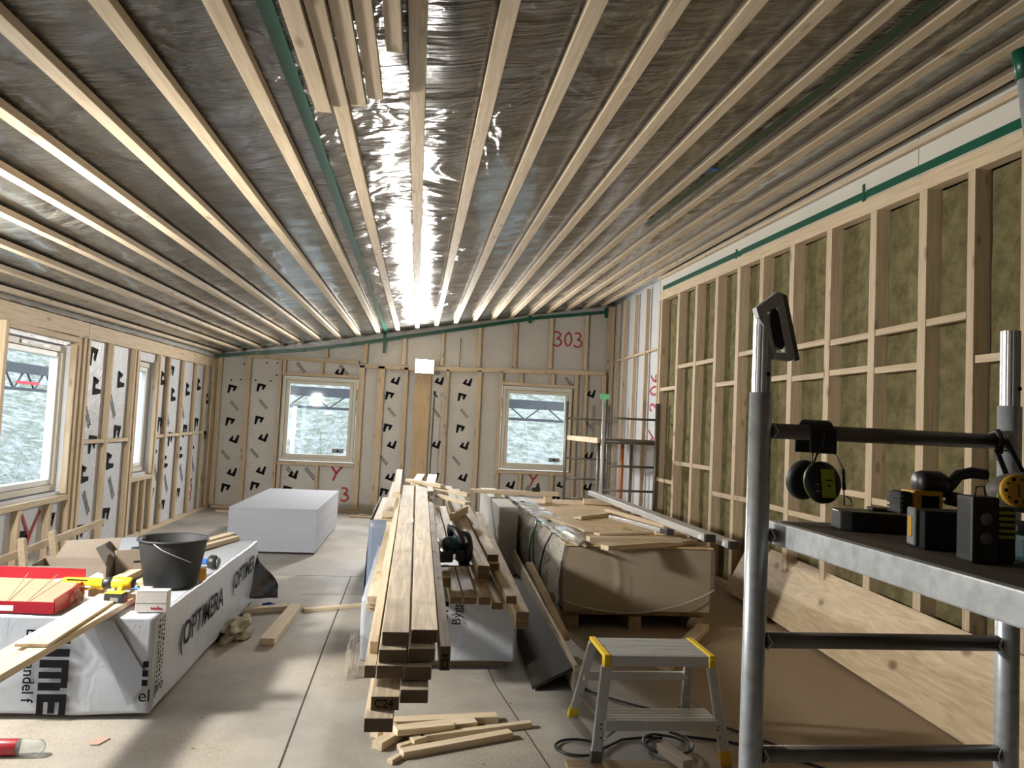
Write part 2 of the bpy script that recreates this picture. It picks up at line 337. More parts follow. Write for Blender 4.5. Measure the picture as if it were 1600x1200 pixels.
def ply_mat():
    m = wood('plywood_face', (0.66, 0.53, 0.36), (0.50, 0.38, 0.235), kn=.75, var=.02, stain=.15)
    for n in m.node_tree.nodes:
        if n.type == 'MAPPING' and abs(n.inputs['Scale'].default_value[0] - 26) < 1: n.inputs['Scale'].default_value = (7, .9, 7)
        if n.type == 'TEX_NOISE' and abs(n.inputs['Scale'].default_value - 2.2) < .01: n.inputs['Distortion'].default_value = 2.2
        if n.type == 'MAPPING' and abs(n.inputs['Scale'].default_value[0] - 9) < .1: n.inputs['Scale'].default_value = (4.5, 3.0, 4.5)
    return m
M['ply'] = ply_mat()
def layered(name, c1, c2, pitch, rough=.75):
    """edge of a stack of boards: thin horizontal lines"""
    m, nt, N, L, p = newmat(name)
    tc = N.new('ShaderNodeTexCoord'); sp = N.new('ShaderNodeSeparateXYZ'); L.new(tc.outputs['Object'], sp.inputs[0])
    nz = N.new('ShaderNodeTexNoise'); nz.inputs['Scale'].default_value = 6; nz.inputs['Detail'].default_value = 4
    mp = N.new('ShaderNodeMapping'); mp.inputs['Scale'].default_value = (1, 1, 12); L.new(tc.outputs['Object'], mp.inputs[0]); L.new(mp.outputs[0], nz.inputs[0])
    d = N.new('ShaderNodeMath'); d.operation = 'DIVIDE'; d.inputs[1].default_value = pitch; L.new(sp.outputs['Z'], d.inputs[0])
    f = N.new('ShaderNodeMath'); f.operation = 'FRACT'; L.new(d.outputs[0], f.inputs[0])
    g = N.new('ShaderNodeMath'); g.operation = 'GREATER_THAN'; g.inputs[1].default_value = .85; L.new(f.outputs[0], g.inputs[0])
    mx0 = N.new('ShaderNodeMixRGB'); mx0.inputs[1].default_value = (*c1, 1); mx0.inputs[2].default_value = (*[c * .8 for c in c1], 1); L.new(nz.outputs['Fac'], mx0.inputs[0])
    mx = N.new('ShaderNodeMixRGB'); mx.inputs[2].default_value = (*c2, 1); L.new(g.outputs[0], mx.inputs[0]); L.new(mx0.outputs[0], mx.inputs[1])
    L.new(mx.outputs[0], p.inputs['Base Color']); p.inputs['Roughness'].default_value = rough
    return m
M['osbedge'] = layered('board_stack_edges', (0.38, 0.30, 0.21), (0.30, 0.235, 0.16), .021)

def lumber(name, p0, p1, w, h, mat, label=None, cat=None, group=None, up=(0, 0, 1), parent=None, bev=.0015, kind=None):
    p0 = Vector(p0); p1 = Vector(p1); L = (p1 - p0).length
    mb = MB(); mb.box(-w / 2, w / 2, 0, L, -h / 2, h / 2, None, bev)
    o = mb.build(name, mat, parent); o.matrix_local = Matrix.Translation(p0) @ basis(p1 - p0, up).to_4x4()
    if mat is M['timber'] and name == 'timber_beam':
        o.data.materials.append(M['shaded_endgrain'])
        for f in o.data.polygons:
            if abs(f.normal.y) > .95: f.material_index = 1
    return tag(o, label, cat, group, kind)
def text(name, s, size, Mx, mat, parent, extrude=.0006, sx=1.0, bold=0.0):
    cu = bpy.data.curves.new(name, 'FONT'); cu.body = s; cu.size = size; cu.offset = bold; cu.extrude = extrude
    tmp = bpy.data.objects.new(name, cu); C.objects.link(tmp)
    dg = bpy.context.evaluated_depsgraph_get(); me = bpy.data.meshes.new_from_object(tmp.evaluated_get(dg))
    bpy.data.objects.remove(tmp); bpy.data.curves.remove(cu)
    me.transform(Mx @ Matrix.Diagonal((sx, 1, 1, 1))); me.materials.clear(); me.materials.append(mat)
    o = bpy.data.objects.new(name, me); C.objects.link(o); o.parent = parent; return o
def ORD(i):
    return ['first', 'second', 'third', 'fourth', 'fifth', 'sixth', 'seventh', 'eighth', 'ninth', 'tenth', 'eleventh', 'twelfth', 'thirteenth', 'fourteenth', 'fifteenth', 'sixteenth'][i]

# ------------------------------------------------------------------ room shell
S0, S1, K = .1886, 3.0795, .0150
def cz(x, y): return S0 * x + S1 + K * (y - 12.6)     # underside of the battens
XL, XR, YB, YF = -3.31, 3.37, 13.10, -3.0
BD = .036
def film_z(x, y): return cz(x, y) + BD + .004

o = MB().box(XL - .3, XR + .3, YF - .2, YB + .3, -.12, 0).build('floor', M['floor']); tag(o, kind='structure')
fl = o
crk = MB()
for pts in ([(-.505, 2.6), (-.512, 3.6), (-.520, 4.2), (-.535, 5.8), (-.548, 7.7)],):
    for a, b in zip(pts, pts[1:]):
        crk.box(-.0045, .0045, 0, (Vector(b) - Vector(a)).length, 0, .0012, T(a[0], a[1], 0) @ RZ(math.degrees(math.atan2(b[1] - a[1], b[0] - a[0])) - 90))
for (x0, y0, x1, y1) in ((-2.0, 7.7, -.35, 7.72), (.72, 3.2, .55, 4.6), (-.9, 6.9, -.3, 6.95), (.55, 4.6, .52, 5.2)):
    crk.box(-.0025, .0025, 0, math.hypot(x1 - x0, y1 - y0), 0, .0010, T(x0, y0, 0) @ RZ(math.degrees(math.atan2(y1 - y0, x1 - x0)) - 90))
crk.build('floor_joint', plain('joint_dark', (0.04, 0.035, 0.03), .9), fl)

# ceiling film (sagging, wrinkled sheet)
bm = bmesh.new(); nx, ny = 150, 330; vv = []
for j in range(ny + 1):
    y = YF + (YB - YF) * j / ny; row = []
    for i in range(nx + 1):
        x = XL + (XR - XL) * i / nx
        ph = ((x + .07) / .31) % 1.0
        sag = math.sin(math.pi * ph) ** 2
        n = noise.noise(Vector((x * .9, y * 7.0, 1.3))); n2 = noise.noise(Vector((x * 1.6, y * 1.6, 5.1)))
        z = film_z(x, y) + .004 - sag * (.004 + .006 * (n + .5)) + sag * .010 * n2
        row.append(bm.verts.new((x, y, max(z, film_z(x, y) - .022))))
    vv.append(row)
for j in range(ny):
    for i in range(nx):
        f = bm.faces.new((vv[j][i], vv[j + 1][i], vv[j + 1][i + 1], vv[j][i + 1])); f.smooth = True
me = bpy.data.meshes.new('ceiling'); bm.to_mesh(me); bm.free(); me.materials.append(M['foil'])
ceil = bpy.data.objects.new('ceiling', me); C.objects.link(ceil); tag(ceil, kind='structure')
mb = MB()
mb.bm.faces.new([mb.bm.verts.new(p) for p in ((XL - .3, YF - .2, cz(XL - .3, YF) + .2), (XR + .3, YF - .2, cz(XR + .3, YF) + .2), (XR + .3, YB + .3, cz(XR + .3, YB) + .2), (XL - .3, YB + .3, cz(XL - .3, YB) + .2))])
mb.build('roof_deck', M['oldwood'], ceil)
# green tape seams on the ceiling film
def seam(pts, w, name='seam_tape'):
    mb = MB()
    for a, b in zip(pts, pts[1:]):
        za, zb = film_z(a[0], a[1]) - .024, film_z(b[0], b[1]) - .024
        mb.quad((a[0] - w / 2, a[1], za), (a[0] + w / 2, a[1], za), (b[0] + w / 2, b[1], zb), (b[0] - w / 2, b[1], zb))
    return mb.build(name, M['blacktape'], ceil)
seam([(-.545, YF), (-.55, 2.5), (-.552, 4.5), (-.56, 8), (-.565, 12.9)], .055)
seam([(1.98, YF), (1.98, 3.0), (1.96, 4.6), (1.93, 6.5)], .06)

def wallbox(mb, plane, a0, a1, b0, b1, holes, top, thick, at, sgn):
    """vertical wall with rectangular holes; plane 'x' or 'y'; strips between holes"""
    cuts = sorted({a0, a1, *[h[0] for h in holes], *[h[1] for h in holes]})
    for c0, c1 in zip(cuts, cuts[1:]):
        hs = sorted([h for h in holes if h[0] <= c0 + 1e-6 and h[1] >= c1 - 1e-6], key=lambda h: h[2])
        z = b0; segs = []
        for h in hs: segs.append((z, h[2])); z = h[3]
        segs.append((z, None))
        for z0, z1 in segs:
            t0 = z1 if z1 is not None else top(c0); t1 = z1 if z1 is not None else top(c1)
            u0, u1 = (at, at + thick * sgn) if sgn > 0 else (at + thick * sgn, at)
            vs_ = []
            for u in (u0, u1):
                for c, zt in ((c0, t0), (c1, t1)):
                    for zz in (z0, zt):
                        vs_.append(mb.bm.verts.new((u, c, zz) if plane == 'x' else (c, u, zz)))
            for idx in ((0, 1, 3, 2), (4, 5, 7, 6), (0, 1, 5, 4), (2, 3, 7, 6), (0, 2, 6, 4), (1, 3, 7, 5)):
                mb.bm.faces.new([vs_[i] for i in idx])
W3 = (6.55, 7.78, .72, 2.10); W4 = (9.50, 10.14, .76, 2.12); W5 = (3.95, 5.65, .75, 2.05); W6 = (1.2, 3.4, .75, 2.05)
M['sheath_x'] = grid_panel('sheathing_side', (0.66, 0.68, 0.71), (0.58, 0.60, 0.63), .05, .03, 'YZ', (.56, .57, .60))
M['sheath_y'] = grid_panel('sheathing_back', (0.60, 0.58, 0.53), (0.50, 0.48, 0.44), .05, .03, 'XZ', (.48, .45, .40))
mb = MB(); wallbox(mb, 'x', YF - .2, YB + .15, 0, 0, [W3, W4, W5, W6], lambda y: cz(XL, y) + .12, .14, XL, -1)
wall_l = tag(mb.build('wall_left', M['sheath_x']), kind='structure')
B1 = (-2.22, -1.00, .80, 2.20); B2 = (1.44, 2.66, .80, 2.23)
mb = MB(); wallbox(mb, 'y', XL - .1, XR + .1, 0, 0, [B1, B2], lambda x: cz(x, YB) + .12, .14, YB, 1)
wall_b = tag(mb.build('wall_back', M['sheath_y']), kind='structure')
mb = MB(); wallbox(mb, 'x', YF - .2, 10.02, 0, 0, [], lambda y: cz(XR, y) + .12, .14, XR, 1)
wall_r = tag(mb.build('wall_right', plain('dark_cavity', (0.05, 0.04, 0.03), .9)), kind='structure')
mb = MB(); wallbox(mb, 'x', 10.03, YB + .15, 0, 0, [], lambda y: cz(XR, y) + .12, .14, XR - .02, 1)
wall_rf = tag(mb.build('wall_right_far', M['sheath_x']), kind='structure')
mb = MB(); wallbox(mb, 'y', XL - .1, XR + .1, 0, 0, [], lambda x: cz(x, YF) + .12, .14, YF, -1)
tag(mb.build('wall_front', plain('front_wall', (0.50, 0.44, 0.34), .8)), kind='structure')

# ------------------------------------------------------------------ windows
def window_back(n, x0, x1, z0, z1, y=13.10):
    r = empty('window_%d' % n, ((x0 + x1) / 2, y, z0)); tag(r, kind='structure')
    a = MB(); t = .052; X0, X1 = -(x1 - x0) / 2 + .012, (x1 - x0) / 2 - .012; H = z1 - z0 - .012
    for (p, q, u, v) in ((X0, X1, .012, .012 + t), (X0, X1, H - t, H), (X0, X0 + t, .012 + t, H - t), (X1 - t, X1, .012 + t, H - t)):
        a.box(p, q, -.075, .06, u, v, None, .004)
    a.build('window_frame', M['winframe'], r)
    s = MB(); t2 = .055; a0 = X0 + t + .004; a1 = X1 - t - .004; b0 = .012 + t + .004; b1 = H - t - .004
    for (p, q, u, v) in ((a0, a1, b0, b0 + t2), (a0, a1, b1 - t2, b1), (a0, a0 + t2, b0 + t2, b1 - t2), (a1 - t2, a1, b0 + t2, b1 - t2)):
        s.box(p, q, -.055, .03, u, v, None, .004)
    sa = s.build('sash', M['winframe'], r)
    MB().box(a0 + t2, a1 - t2, -.012, -.004, b0 + t2, b1 - t2).build('pane', M['glass'], sa)
    k = MB(); k.box(a1 - t2 - .24, a1 - t2 - .05, -.019, -.0145, b0 + t2 + .035, b0 + t2 + .105)
    st = k.build('sticker', M['greydisc'], sa)
    MB().box(a1 - t2 - .165, a1 - t2 - .125, -.0205, -.019, b0 + t2 + .055, b0 + t2 + .085).build('sticker_mark', M['print'], sa)
window_back(1, *B1); window_back(2, *B2)
def window_left(n, y0, y1, z0, z1, x=-3.40, vent=False, mat='winwhite'):
    r = empty('window_%d' % n, (x, (y0 + y1) / 2, z0)); tag(r, kind='structure')
    a = MB(); t = .055; Y0, Y1 = -(y1 - y0) / 2 + .012, (y1 - y0) / 2 - .012; H = z1 - z0 - .012
    for (p, q, u, v) in ((Y0, Y1, .012, .012 + t), (Y0, Y1, H - t, H), (Y0, Y0 + t, .012 + t, H - t), (Y1 - t, Y1, .012 + t, H - t)):
        a.box(-.06, .055, p, q, u, v, None, .004)
    fr = a.build('window_frame', M['winframe'], r)
    s = MB(); t2 = .05; a0 = Y0 + t + .004; a1 = Y1 - t - .004; b0 = .012 + t + .004; b1 = H - t - .004
    for (p, q, u, v) in ((a0, a1, b0, b0 + t2), (a0, a1, b1 - t2, b1), (a0, a0 + t2, b0 + t2, b1 - t2), (a1 - t2, a1, b0 + t2, b1 - t2)):
        s.box(-.035, .04, p, q, u, v, None, .004)
    sa = s.build('sash', M[mat], r)
    MB().box(.0, .006, a0 + t2, a1 - t2, b0 + t2, b1 - t2).build('pane', M['glass'], sa)
    if vent:
        MB().box(.0555, .068, -.25, .25, H - t + .01, H - .01, None, .003).build('air_vent', M['winwhite'], fr)
        MB().box(.0682, .070, -.14, .14, H - t + .018, H - .022).build('vent_slot', M['greydisc'], fr)
window_left(3, *W3, vent=True); window_left(4, *W4); window_left(5, *W5); window_left(6, *W6)
# reveals (timber lining) of the left windows
def reveal(n, w):
    y0, y1, z0, z1 = w; r = empty('trim_%d' % n, (-3.315, y0, z0)); tag(r, kind='structure')
    for (p0, p1, nm) in (((0, y1 - y0 + .012, -.02), (0, y1 - y0 + .012, z1 - z0 + .02), 'jamb_board'), ((0, -.012, -.02), (0, -.012, z1 - z0 + .02), 'jamb_board')):
        lumber(nm, p0, p1, .12, .022, M['stud'], parent=r, up=(0, 1, 0))
for i, w in enumerate((W3, W4)): reveal(i + 1, w)

# ------------------------------------------------------------------ ceiling battens
bx = {0: (-.070, -.064)}
for i in range(-11, 12): bx[i] = (-.07 + .313 * i, -.064 + .311 * i)
for i in sorted(bx):
    x0, x1 = bx[i]
    if x1 < XL + .12 or x0 > XR - .08: continue
    side = 'straight ahead, under the work lamp glare' if i == 0 else ''
    if i == 0: lab = 'long ceiling batten running straight down the middle of the picture towards the lamp'
    elif i == -1: lab = 'ceiling batten just left of the middle one, emerging below the cluster of nailed boards'
    elif i < 0: lab = '%s long ceiling batten to the left of the middle one' % ORD(-i - 1)
    else: lab = '%s long ceiling batten to the right of the middle one' % ORD(i - 1)
    ys = YF + .05 if i != -1 else 3.20
    xs = x0 if i != -1 else x0 - .01
    ye = 12.72
    lumber('ceiling_batten', (xs, ys, cz(xs, ys) + BD / 2), (x1, ye, cz(x1, ye) + BD / 2), 0.066, BD, M['batten'], lab, 'batten', 'battens under the ceiling film', bev=.002)
# cluster of five short boards nailed side by side below the ceiling
for k, (xc, ye, w) in enumerate(((-.458, 3.28, .066), (-.385, 3.24, .066), (-.312, 3.25, .066), (-.240, 3.19, .062), (-.150, 2.78, .060))):
    z = lambda y: cz(xc, y) - .013
    lumber('nailed_board', (xc - .012, -1.5, cz(xc, -1.5) - .0135), (xc, ye, cz(xc, ye) - .0135), w, .026, M['batten'],
           ['leftmost board of the cluster nailed under the ceiling, with two dark knots', 'second board from the left in the cluster nailed under the ceiling', 'middle board of the cluster nailed under the ceiling', 'fourth board from the left in the ceiling cluster, ending flush with its neighbours', 'shortest board of the ceiling cluster, furthest right beside the middle batten'][k],
           'board', 'boards nailed under the ceiling')
# edge batten and white board at the top of the right wall
# ------------------------------------------------------------------ right wall framing
def pz(y): return 3.175 + .026 * (y - 3.8)            # underside of the top plate
XS = 3.20
lumber('top_plate', (XS + .045, -1.5, pz(-1.5) + .055), (XS + .045, 10.05, pz(10.05) + .055), .11, .09, M['stud'], 'long timber top plate along the right wall, above all the studs', 'beam', up=(1, 0, 0))
lumber('bottom_plate', (XS + .045, -1.5, .024), (XS + .045, 10.05, .024), .09, .048, M['stud'], 'timber bottom plate on the floor under the right wall studs', 'beam')
t = MB(); seg = [(-1.5), 3.0, 5.2, 5.25, 7.4, 7.45, 9.9]
for a, b in zip(seg, seg[1:]):
    da = .004 if seg.index(a) % 2 else -.004
    t.box(XS - .014, XS - .010, 0, b - a, 0, .058, T(0, a, pz(a) + .112 + da) @ Matrix.Shear('XZ', 4, (0, 0)) @ RX_(math.degrees(math.atan(.026))))
t.box(XS - .016, XS - .011, 5.22, 5.245, pz(5.2) + .10, pz(5.2) + .23)
t.box(XS - .016, XS - .011, 7.5, 7.525, pz(7.5) + .10, pz(7.5) + .2)
tag(t.build('trim_3', M['blacktape']), kind='structure')
mb = MB()
for a, b in ((-1.5, 4.61), (4.616, 10.0)):
    v = [mb.bm.verts.new(p) for p in ((XS - .008, a, pz(a) + .11), (XS - .008, b, pz(b) + .11), (XS - .008, b, cz(XS, b) + .03), (XS - .008, a, cz(XS, a) + .03),
                                     (XS + .006, a, pz(a) + .11), (XS + .006, b, pz(b) + .11), (XS + .006, b, cz(XS, b) + .03), (XS + .006, a, cz(XS, a) + .03))]
    for f in ((0, 1, 2, 3), (7, 6, 5, 4), (0, 4, 5, 1), (2, 6, 7, 3), (0, 3, 7, 4), (1, 5, 6, 2)): mb.bm.faces.new([v[i] for i in f])
tag(mb.build('trim_4', M['panelboard']), kind='structure')
lumber('edge_batten', (XS - .035, -1.5, cz(XS, -1.5) - .10), (XS - .035, 10, cz(XS, 10) - .02), .03, .036, M['batten'], 'thin edge batten where the ceiling meets the right wall', 'batten')

stud_y = [9.96, 9.28, 8.66, 8.04, 7.46, 6.93, 6.33, 5.72, 5.12, 4.57, 4.13, 3.72, 3.12, 2.52, 1.92]
SW = .078
for i, y in enumerate(stud_y):
    lumber('wall_stud', (XS + .055, y, .05), (XS + .055, y, pz(y) + .008), .11, SW if 0 < i < 10 else .06, M['stud'],
           'timber stud of the right wall, %s counted from the far white corner section' % ORD(i), 'stud', 'studs of the right wall', up=(0, 1, 0))
nogs = [(0, 2.12, .93), (1, 2.375, 1.18), (2, 2.37, 1.18), (3, 2.09, .92), (4, 2.37, .93), (5, 2.08, .92), (6, 2.33, .91), (6.01, 2.06, None), (7, 2.31, 1.16), (7.01, 2.07, None), (8, 2.32, .95), (8.01, 2.05, 1.13), (9, 2.32, .93), (10, 2.05, .92), (11, 2.05, .92), (12, 2.3, 1.1)]
for bi, zu, zl in nogs:
    i = int(bi); y1 = stud_y[i] - SW / 2 - .001; y0 = stud_y[i + 1] + SW / 2 + .001
    for z, nm in ((zu, 'upper'), (zl, 'lower')):
        if z is None: continue
        extra = ' second one below' if bi != i else ''
        lumber('noggin', (XS + .03, y0, z), (XS + .03, y1, z), .05, .046, M['stud'],
               '%s%s short crosspiece between the %s and %s studs of the right wall' % (nm, extra, ORD(i), ORD(i + 1)), 'crosspiece', 'crosspieces of the right wall')
for i in range(len(stud_y) - 1):
    y1 = stud_y[i] - SW / 2 - .006; y0 = stud_y[i + 1] + SW / 2 + .022 + .01 * (i % 3)
    mb = MB(); b = bmesh.new(); bmesh.ops.create_cube(b, size=1); bmesh.ops.subdivide_edges(b, edges=b.edges[:], cuts=14, use_grid_fill=True)
    H = pz(stud_y[i]) - .06
    for v in b.verts:
        p_ = Vector((XS + .126 + v.co.x * .05, (y0 + y1) / 2 + v.co.y * (y1 - y0), .05 + H / 2 + v.co.z * H))
        p_.x += .008 * noise.noise(p_ * 4.0); p_.y += .008 * noise.noise(p_ * 3.0 + Vector((5, 5, 5))); v.co = p_
    mb.add(b)
    tag(mb.build('insulation_batt', M['wool']), 'yellow-brown mineral wool batt between the %s and %s studs of the right wall' % (ORD(i), ORD(i + 1)), 'insulation', 'wool batts in the right wall')
    if i % 2 == 0 or i in (5, 7):
        lumber('back_stud', (XS + .135, y0 - .012 if i != 3 else y0 + .1, .05), (XS + .135, y0 - .012 if i != 3 else y0 + .1, H), .045, .018, M['oldwood'], 'narrow rear timber behind the insulation edge, before the %s stud of the right wall' % ORD(i + 1), 'stud', 'rear timbers in the right wall', up=(0, 1, 0))
# far white section of the right wall
for k, (y, w) in enumerate(((10.08, .05), (10.28, .04), (10.92, .04), (11.52, .04), (12.12, .04), (12.55, .04), (12.95, .05))):
    lumber('wall_stud', (3.30, y, .05), (3.30, y, cz(3.3, y) - .02), .055, w, M['stud'], 'thin stud on the far white part of the right wall, %s after the insulated bays' % ORD(k), 'stud', 'studs on the far right wall', up=(0, 1, 0))
lumber('noggin', (3.30, 10.32, 2.72), (3.30, 12.9, 2.72), .03, .03, M['stud'], 'thin long crosspiece on the far white part of the right wall', 'crosspiece')

# ------------------------------------------------------------------ left wall framing
XF = -3.25
def plateL(y): return 2.185 + .012 * (y - 6.4)
for nm, y0, y1, lab in (('top_plate', -1.5, 8.02, 'thick timber top plate over the large left window'), ('top_plate', 8.03, 13.0, 'timber top plate along the far part of the left wall')):
    o = lumber(nm, (XF - .029, y0, plateL(y0) + .075), (XF - .029, y1, plateL(y1) + .075), .15, .058, M['stud'], lab, 'beam', up=(1, 0, 0))
lumber('bottom_plate', (XF - .029, -1.5, .024), (XF - .029, 12.99, .024), .058, .048, M['stud'], 'timber bottom plate on the floor along the left wall', 'beam')
ls = [(3.6, .04), (5.95, .05), (6.51, .048), (7.86, .040), (7.97, .045), (8.07, .045), (8.66, .045), (9.33, .048), (9.43, .048), (10.22, .06), (10.60, .045), (11.23, .045), (11.86, .045), (12.40, .045), (12.80, .05), (12.93, .05)]
for k, (y, w) in enumerate(ls):
    lumber('wall_stud', (XF - .029, y, .05), (XF - .029, y, plateL(y) + .0), .058, w, M['stud'], 'timber stud of the left wall, %s counted from the near end' % ORD(k), 'stud', 'studs of the left wall', up=(0, 1, 0))
for k, (y0, y1, z) in enumerate(((8.10, 8.63, 1.18), (8.69, 9.30, 1.18), (10.26, 10.57, 1.20), (10.63, 11.20, 1.205), (11.26, 11.83, 1.215), (11.89, 12.37, 1.225))):
    lumber('noggin', (XF - .029, y0, z), (XF - .029, y1, z), .04, .040, M['stud'], 'short crosspiece on the left wall at mid height, %s from the large window' % ORD(k), 'crosspiece', 'crosspieces of the left wall')
for k, (y0, y1, z, lab) in enumerate(((6.54, 7.835, .665, 'timber sill piece under the large left window'), (9.46, 10.18, .70, 'timber sill piece under the narrow left window'), (6.54, 7.835, 2.165, 'timber header over the large left window'))):
    lumber('sill_timber' if k < 2 else 'header_timber', (XF - .029, y0, z), (XF - .029, y1, z), .058, .05, M['stud'], lab, 'beam')
for k, (y, lab) in enumerate(((6.95, 'short cripple stud below the large left window, nearer one'), (7.50, 'short cripple stud below the large left window, farther one'), (9.72, 'short cripple stud below the narrow left window'), (9.95, 'second short cripple stud below the narrow left window'))):
    lumber('cripple_stud', (XF - .029, y, .05), (XF - .029, y, .635 if k < 2 else .67), .058, .045, M['stud'], lab, 'stud', 'cripple studs of the left wall', up=(0, 1, 0))
# crinkled foil strip above the left plate
mb = MB(); n = 110; rows = []
for j in range(n + 1):
    y = 2 + (12.6 - 2) * j / n
    rows.append([mb.bm.verts.new((XF + .045 + .02 * noise.noise(Vector((q, y * 9, 0))) - .02 * q, y, plateL(y) + .15 + q * (cz(XF, y) + .02 - plateL(y) - .15) / 3 + .012 * noise.noise(Vector((y * 14, q * 2, 3))))) for q in range(4)])
for j in range(n):
    for q in range(3):
        f = mb.bm.faces.new((rows[j][q], rows[j + 1][q], rows[j + 1][q + 1], rows[j][q + 1])); f.smooth = True
mb.build('crinkled_film', sheet_wrap('silver_film', (0.75, 0.75, 0.72), .2, .9, 18, (1, 3, 1)), wall_l)

# ------------------------------------------------------------------ back wall framing
YS = 13.0
def sb(x, z0, z1, w, d, lab, mat='stud', group='studs of the back wall'):
    lumber('wall_stud', (x, YS + d / 2, z0), (x, YS + d / 2, z1), w, d, M[mat], lab, 'stud', group, up=(0, 1, 0))
PB = lambda x: 2.47 + .012 * (x + 1) if x > -1 else 2.50
low = [(-3.22, .07, 'corner stud of the back wall at its left end'), (-2.77, .075, 'stud of the back wall left of the left window'), (-2.26, .05, 'stud tight against the left edge of the left back window'), (-.94, .09, 'wide stud tight against the right edge of the left back window'),
       (-.62, .11, 'wide stud between the left back window and the lamp post'), (-.21, .07, 'thin stud just left of the broad lamp post'), (.49, .05, 'thin stud just right of the broad lamp post'), (1.03, .07, 'stud midway between the lamp post and the right back window'), (1.40, .06, 'stud tight against the left edge of the right back window'), (2.71, .06, 'stud tight against the right edge of the right back window'), (2.88, .05, 'thin stud between the right back window and the right corner'), (3.20, .07, 'corner stud of the back wall at its right end')]
for x, w, lab in low: sb(x, .05, PB(x) - .032, w, .075, lab)
sb(.08, .05, 2.50, .26, .07, 'broad orange-brown wooden post holding the work lamp', 'post')
lumber('back_plate', (-3.2, YS + .035, 2.50), (-1.0, YS + .035, 2.475), .07, .055, M['stud'], 'horizontal timber high on the back wall over the left window', 'beam')
lumber('back_plate', (-.98, YS + .035, 2.43), (-.06, YS + .035, 2.43), .07, .06, M['stud'], 'horizontal timber on the back wall left of the lamp', 'beam')
lumber('back_plate', (.25, YS + .035, 2.45), (3.22, YS + .035, 2.53), .07, .07, M['stud'], 'long horizontal timber on the back wall over the right window', 'beam')
lumber('bottom_plate', (-3.2, YS + .035, .024), (3.2, YS + .035, .024), .07, .048, M['stud'], 'timber bottom plate on the floor along the back wall', 'beam')
for k, (x, w) in enumerate(((-1.54, .06), (-.90, .06), (-.26, .06), (.38, .05), (1.0, .06), (1.61, .06), (2.23, .06), (2.85, .06), (3.28, .1))):
    z0 = 2.52 if x < -1 else (2.47 if x < .3 else 2.50 + .027 * (x - .25))
    lumber('upper_stud', (x, YS + .035, z0 + .01), (x, YS + .035, cz(x, 13) - .0), w, .07, M['stud'], 'short upper stud near the ceiling on the back wall, %s from the left' % ORD(k), 'stud', 'upper studs of the back wall', up=(0, 1, 0))
for (x0, x1, z, lab) in ((-2.23, -.99, 2.235, 'header timber over the left back window'), (1.43, 2.68, 2.265, 'header timber over the right back window'), (-2.23, -.99, .765, 'sill timber under the left back window'), (1.43, 2.68, .765, 'sill timber under the right back window')):
    lumber('window_timber', (x0, YS + .035, z), (x1, YS + .035, z), .07, .05, M['stud'], lab, 'beam')
for k, (x, z0, z1) in enumerate(((-2.19, .05, .74), (-1.58, .05, .74), (-1.60, 2.26, 2.46), (-2.2, 2.26, 2.46), (1.75, 2.29, 2.47), (2.30, 2.29, 2.49), (1.8, .05, .74), (2.35, .05, .74))):
    lumber('cripple_stud', (x, YS + .035, z0), (x, YS + .035, z1), .05, .07, M['stud'], ['cripple stud under the left corner of the left back window', 'cripple stud under the middle of the left back window', 'cripple stud over the middle of the left back window', 'cripple stud over the left corner of the left back window', 'left cripple stud over the right back window', 'right cripple stud over the right back window', 'left cripple stud under the right back window', 'right cripple stud under the right back window'][k], 'stud', 'cripple studs of the back wall', up=(0, 1, 0))
lumber('black_rod', (.68, YS - .01, 2.50), (.68, YS - .01, 3.0), .012, .012, M['black'], 'thin black vertical strip on the back wall near the ceiling', 'strip', up=(0, 1, 0))
# pale boards with screws on the left part of the back wall
mb = MB(); mb.box(-3.12, -2.82, 13.085, 13.0985, 2.02, 2.44); mb.box(-2.72, -2.29, 13.085, 13.0985, 2.05, 2.46)
mb.build('patch_board', M['panelboard'], wall_b)
mb = MB()
for x, z in ((-3.05, 2.08), (-2.86, 2.36), (-2.66, 2.1), (-2.42, 2.1), (-2.5, 2.4), (-2.33, 2.2), (-2.33, 2.4), (-2.9, 2.1)):
    mb.box(x - .012, x + .012, 13.082, 13.086, z - .012, z + .012)
mb.build('screw_heads', M['print'], wall_b)
# green tape along the top of the back wall
mb = MB(); pts = [(-3.27, 2.461), (-2.16, 2.611), (-1.9, 2.64), (-1.13, 2.779), (-.06, 3.0), (1.956, 3.42), (3.2, 3.605)]
for a, b in zip(pts, pts[1:]):
    L_ = math.hypot(b[0] - a[0], b[1] - a[1]); an = math.degrees(math.atan2(b[1] - a[1], b[0] - a[0]))
    mb.box(0, L_ + .01, 0, .004, -.028, .028, T(a[0], YS - .012, a[1]) @ RY(-an))
mb.box(-.62, -.57, YS - .014, YS - .009, 2.66, 3.0); mb.box(1.82, 1.88, YS - .014, YS - .009, 3.32, 3.46); mb.box(3.15, 3.21, YS - .02, YS - .01, 3.5, 3.68)
mb.build('seam_tape', M['blacktape'], wall_b)
# white margin above the tape
mb = MB()
for a, b in zip(pts, pts[1:]):
    mb.quad((a[0], YS - .004, a[1]), (b[0], YS - .004, b[1]), (b[0], YS - .004, cz(b[0], 13) + .03), (a[0], YS - .004, cz(a[0], 13) + .03))
mb.build('film_margin', sheet_wrap('pale_film_margin', (0.36, 0.36, 0.34), .3, .5, 6), wall_b)

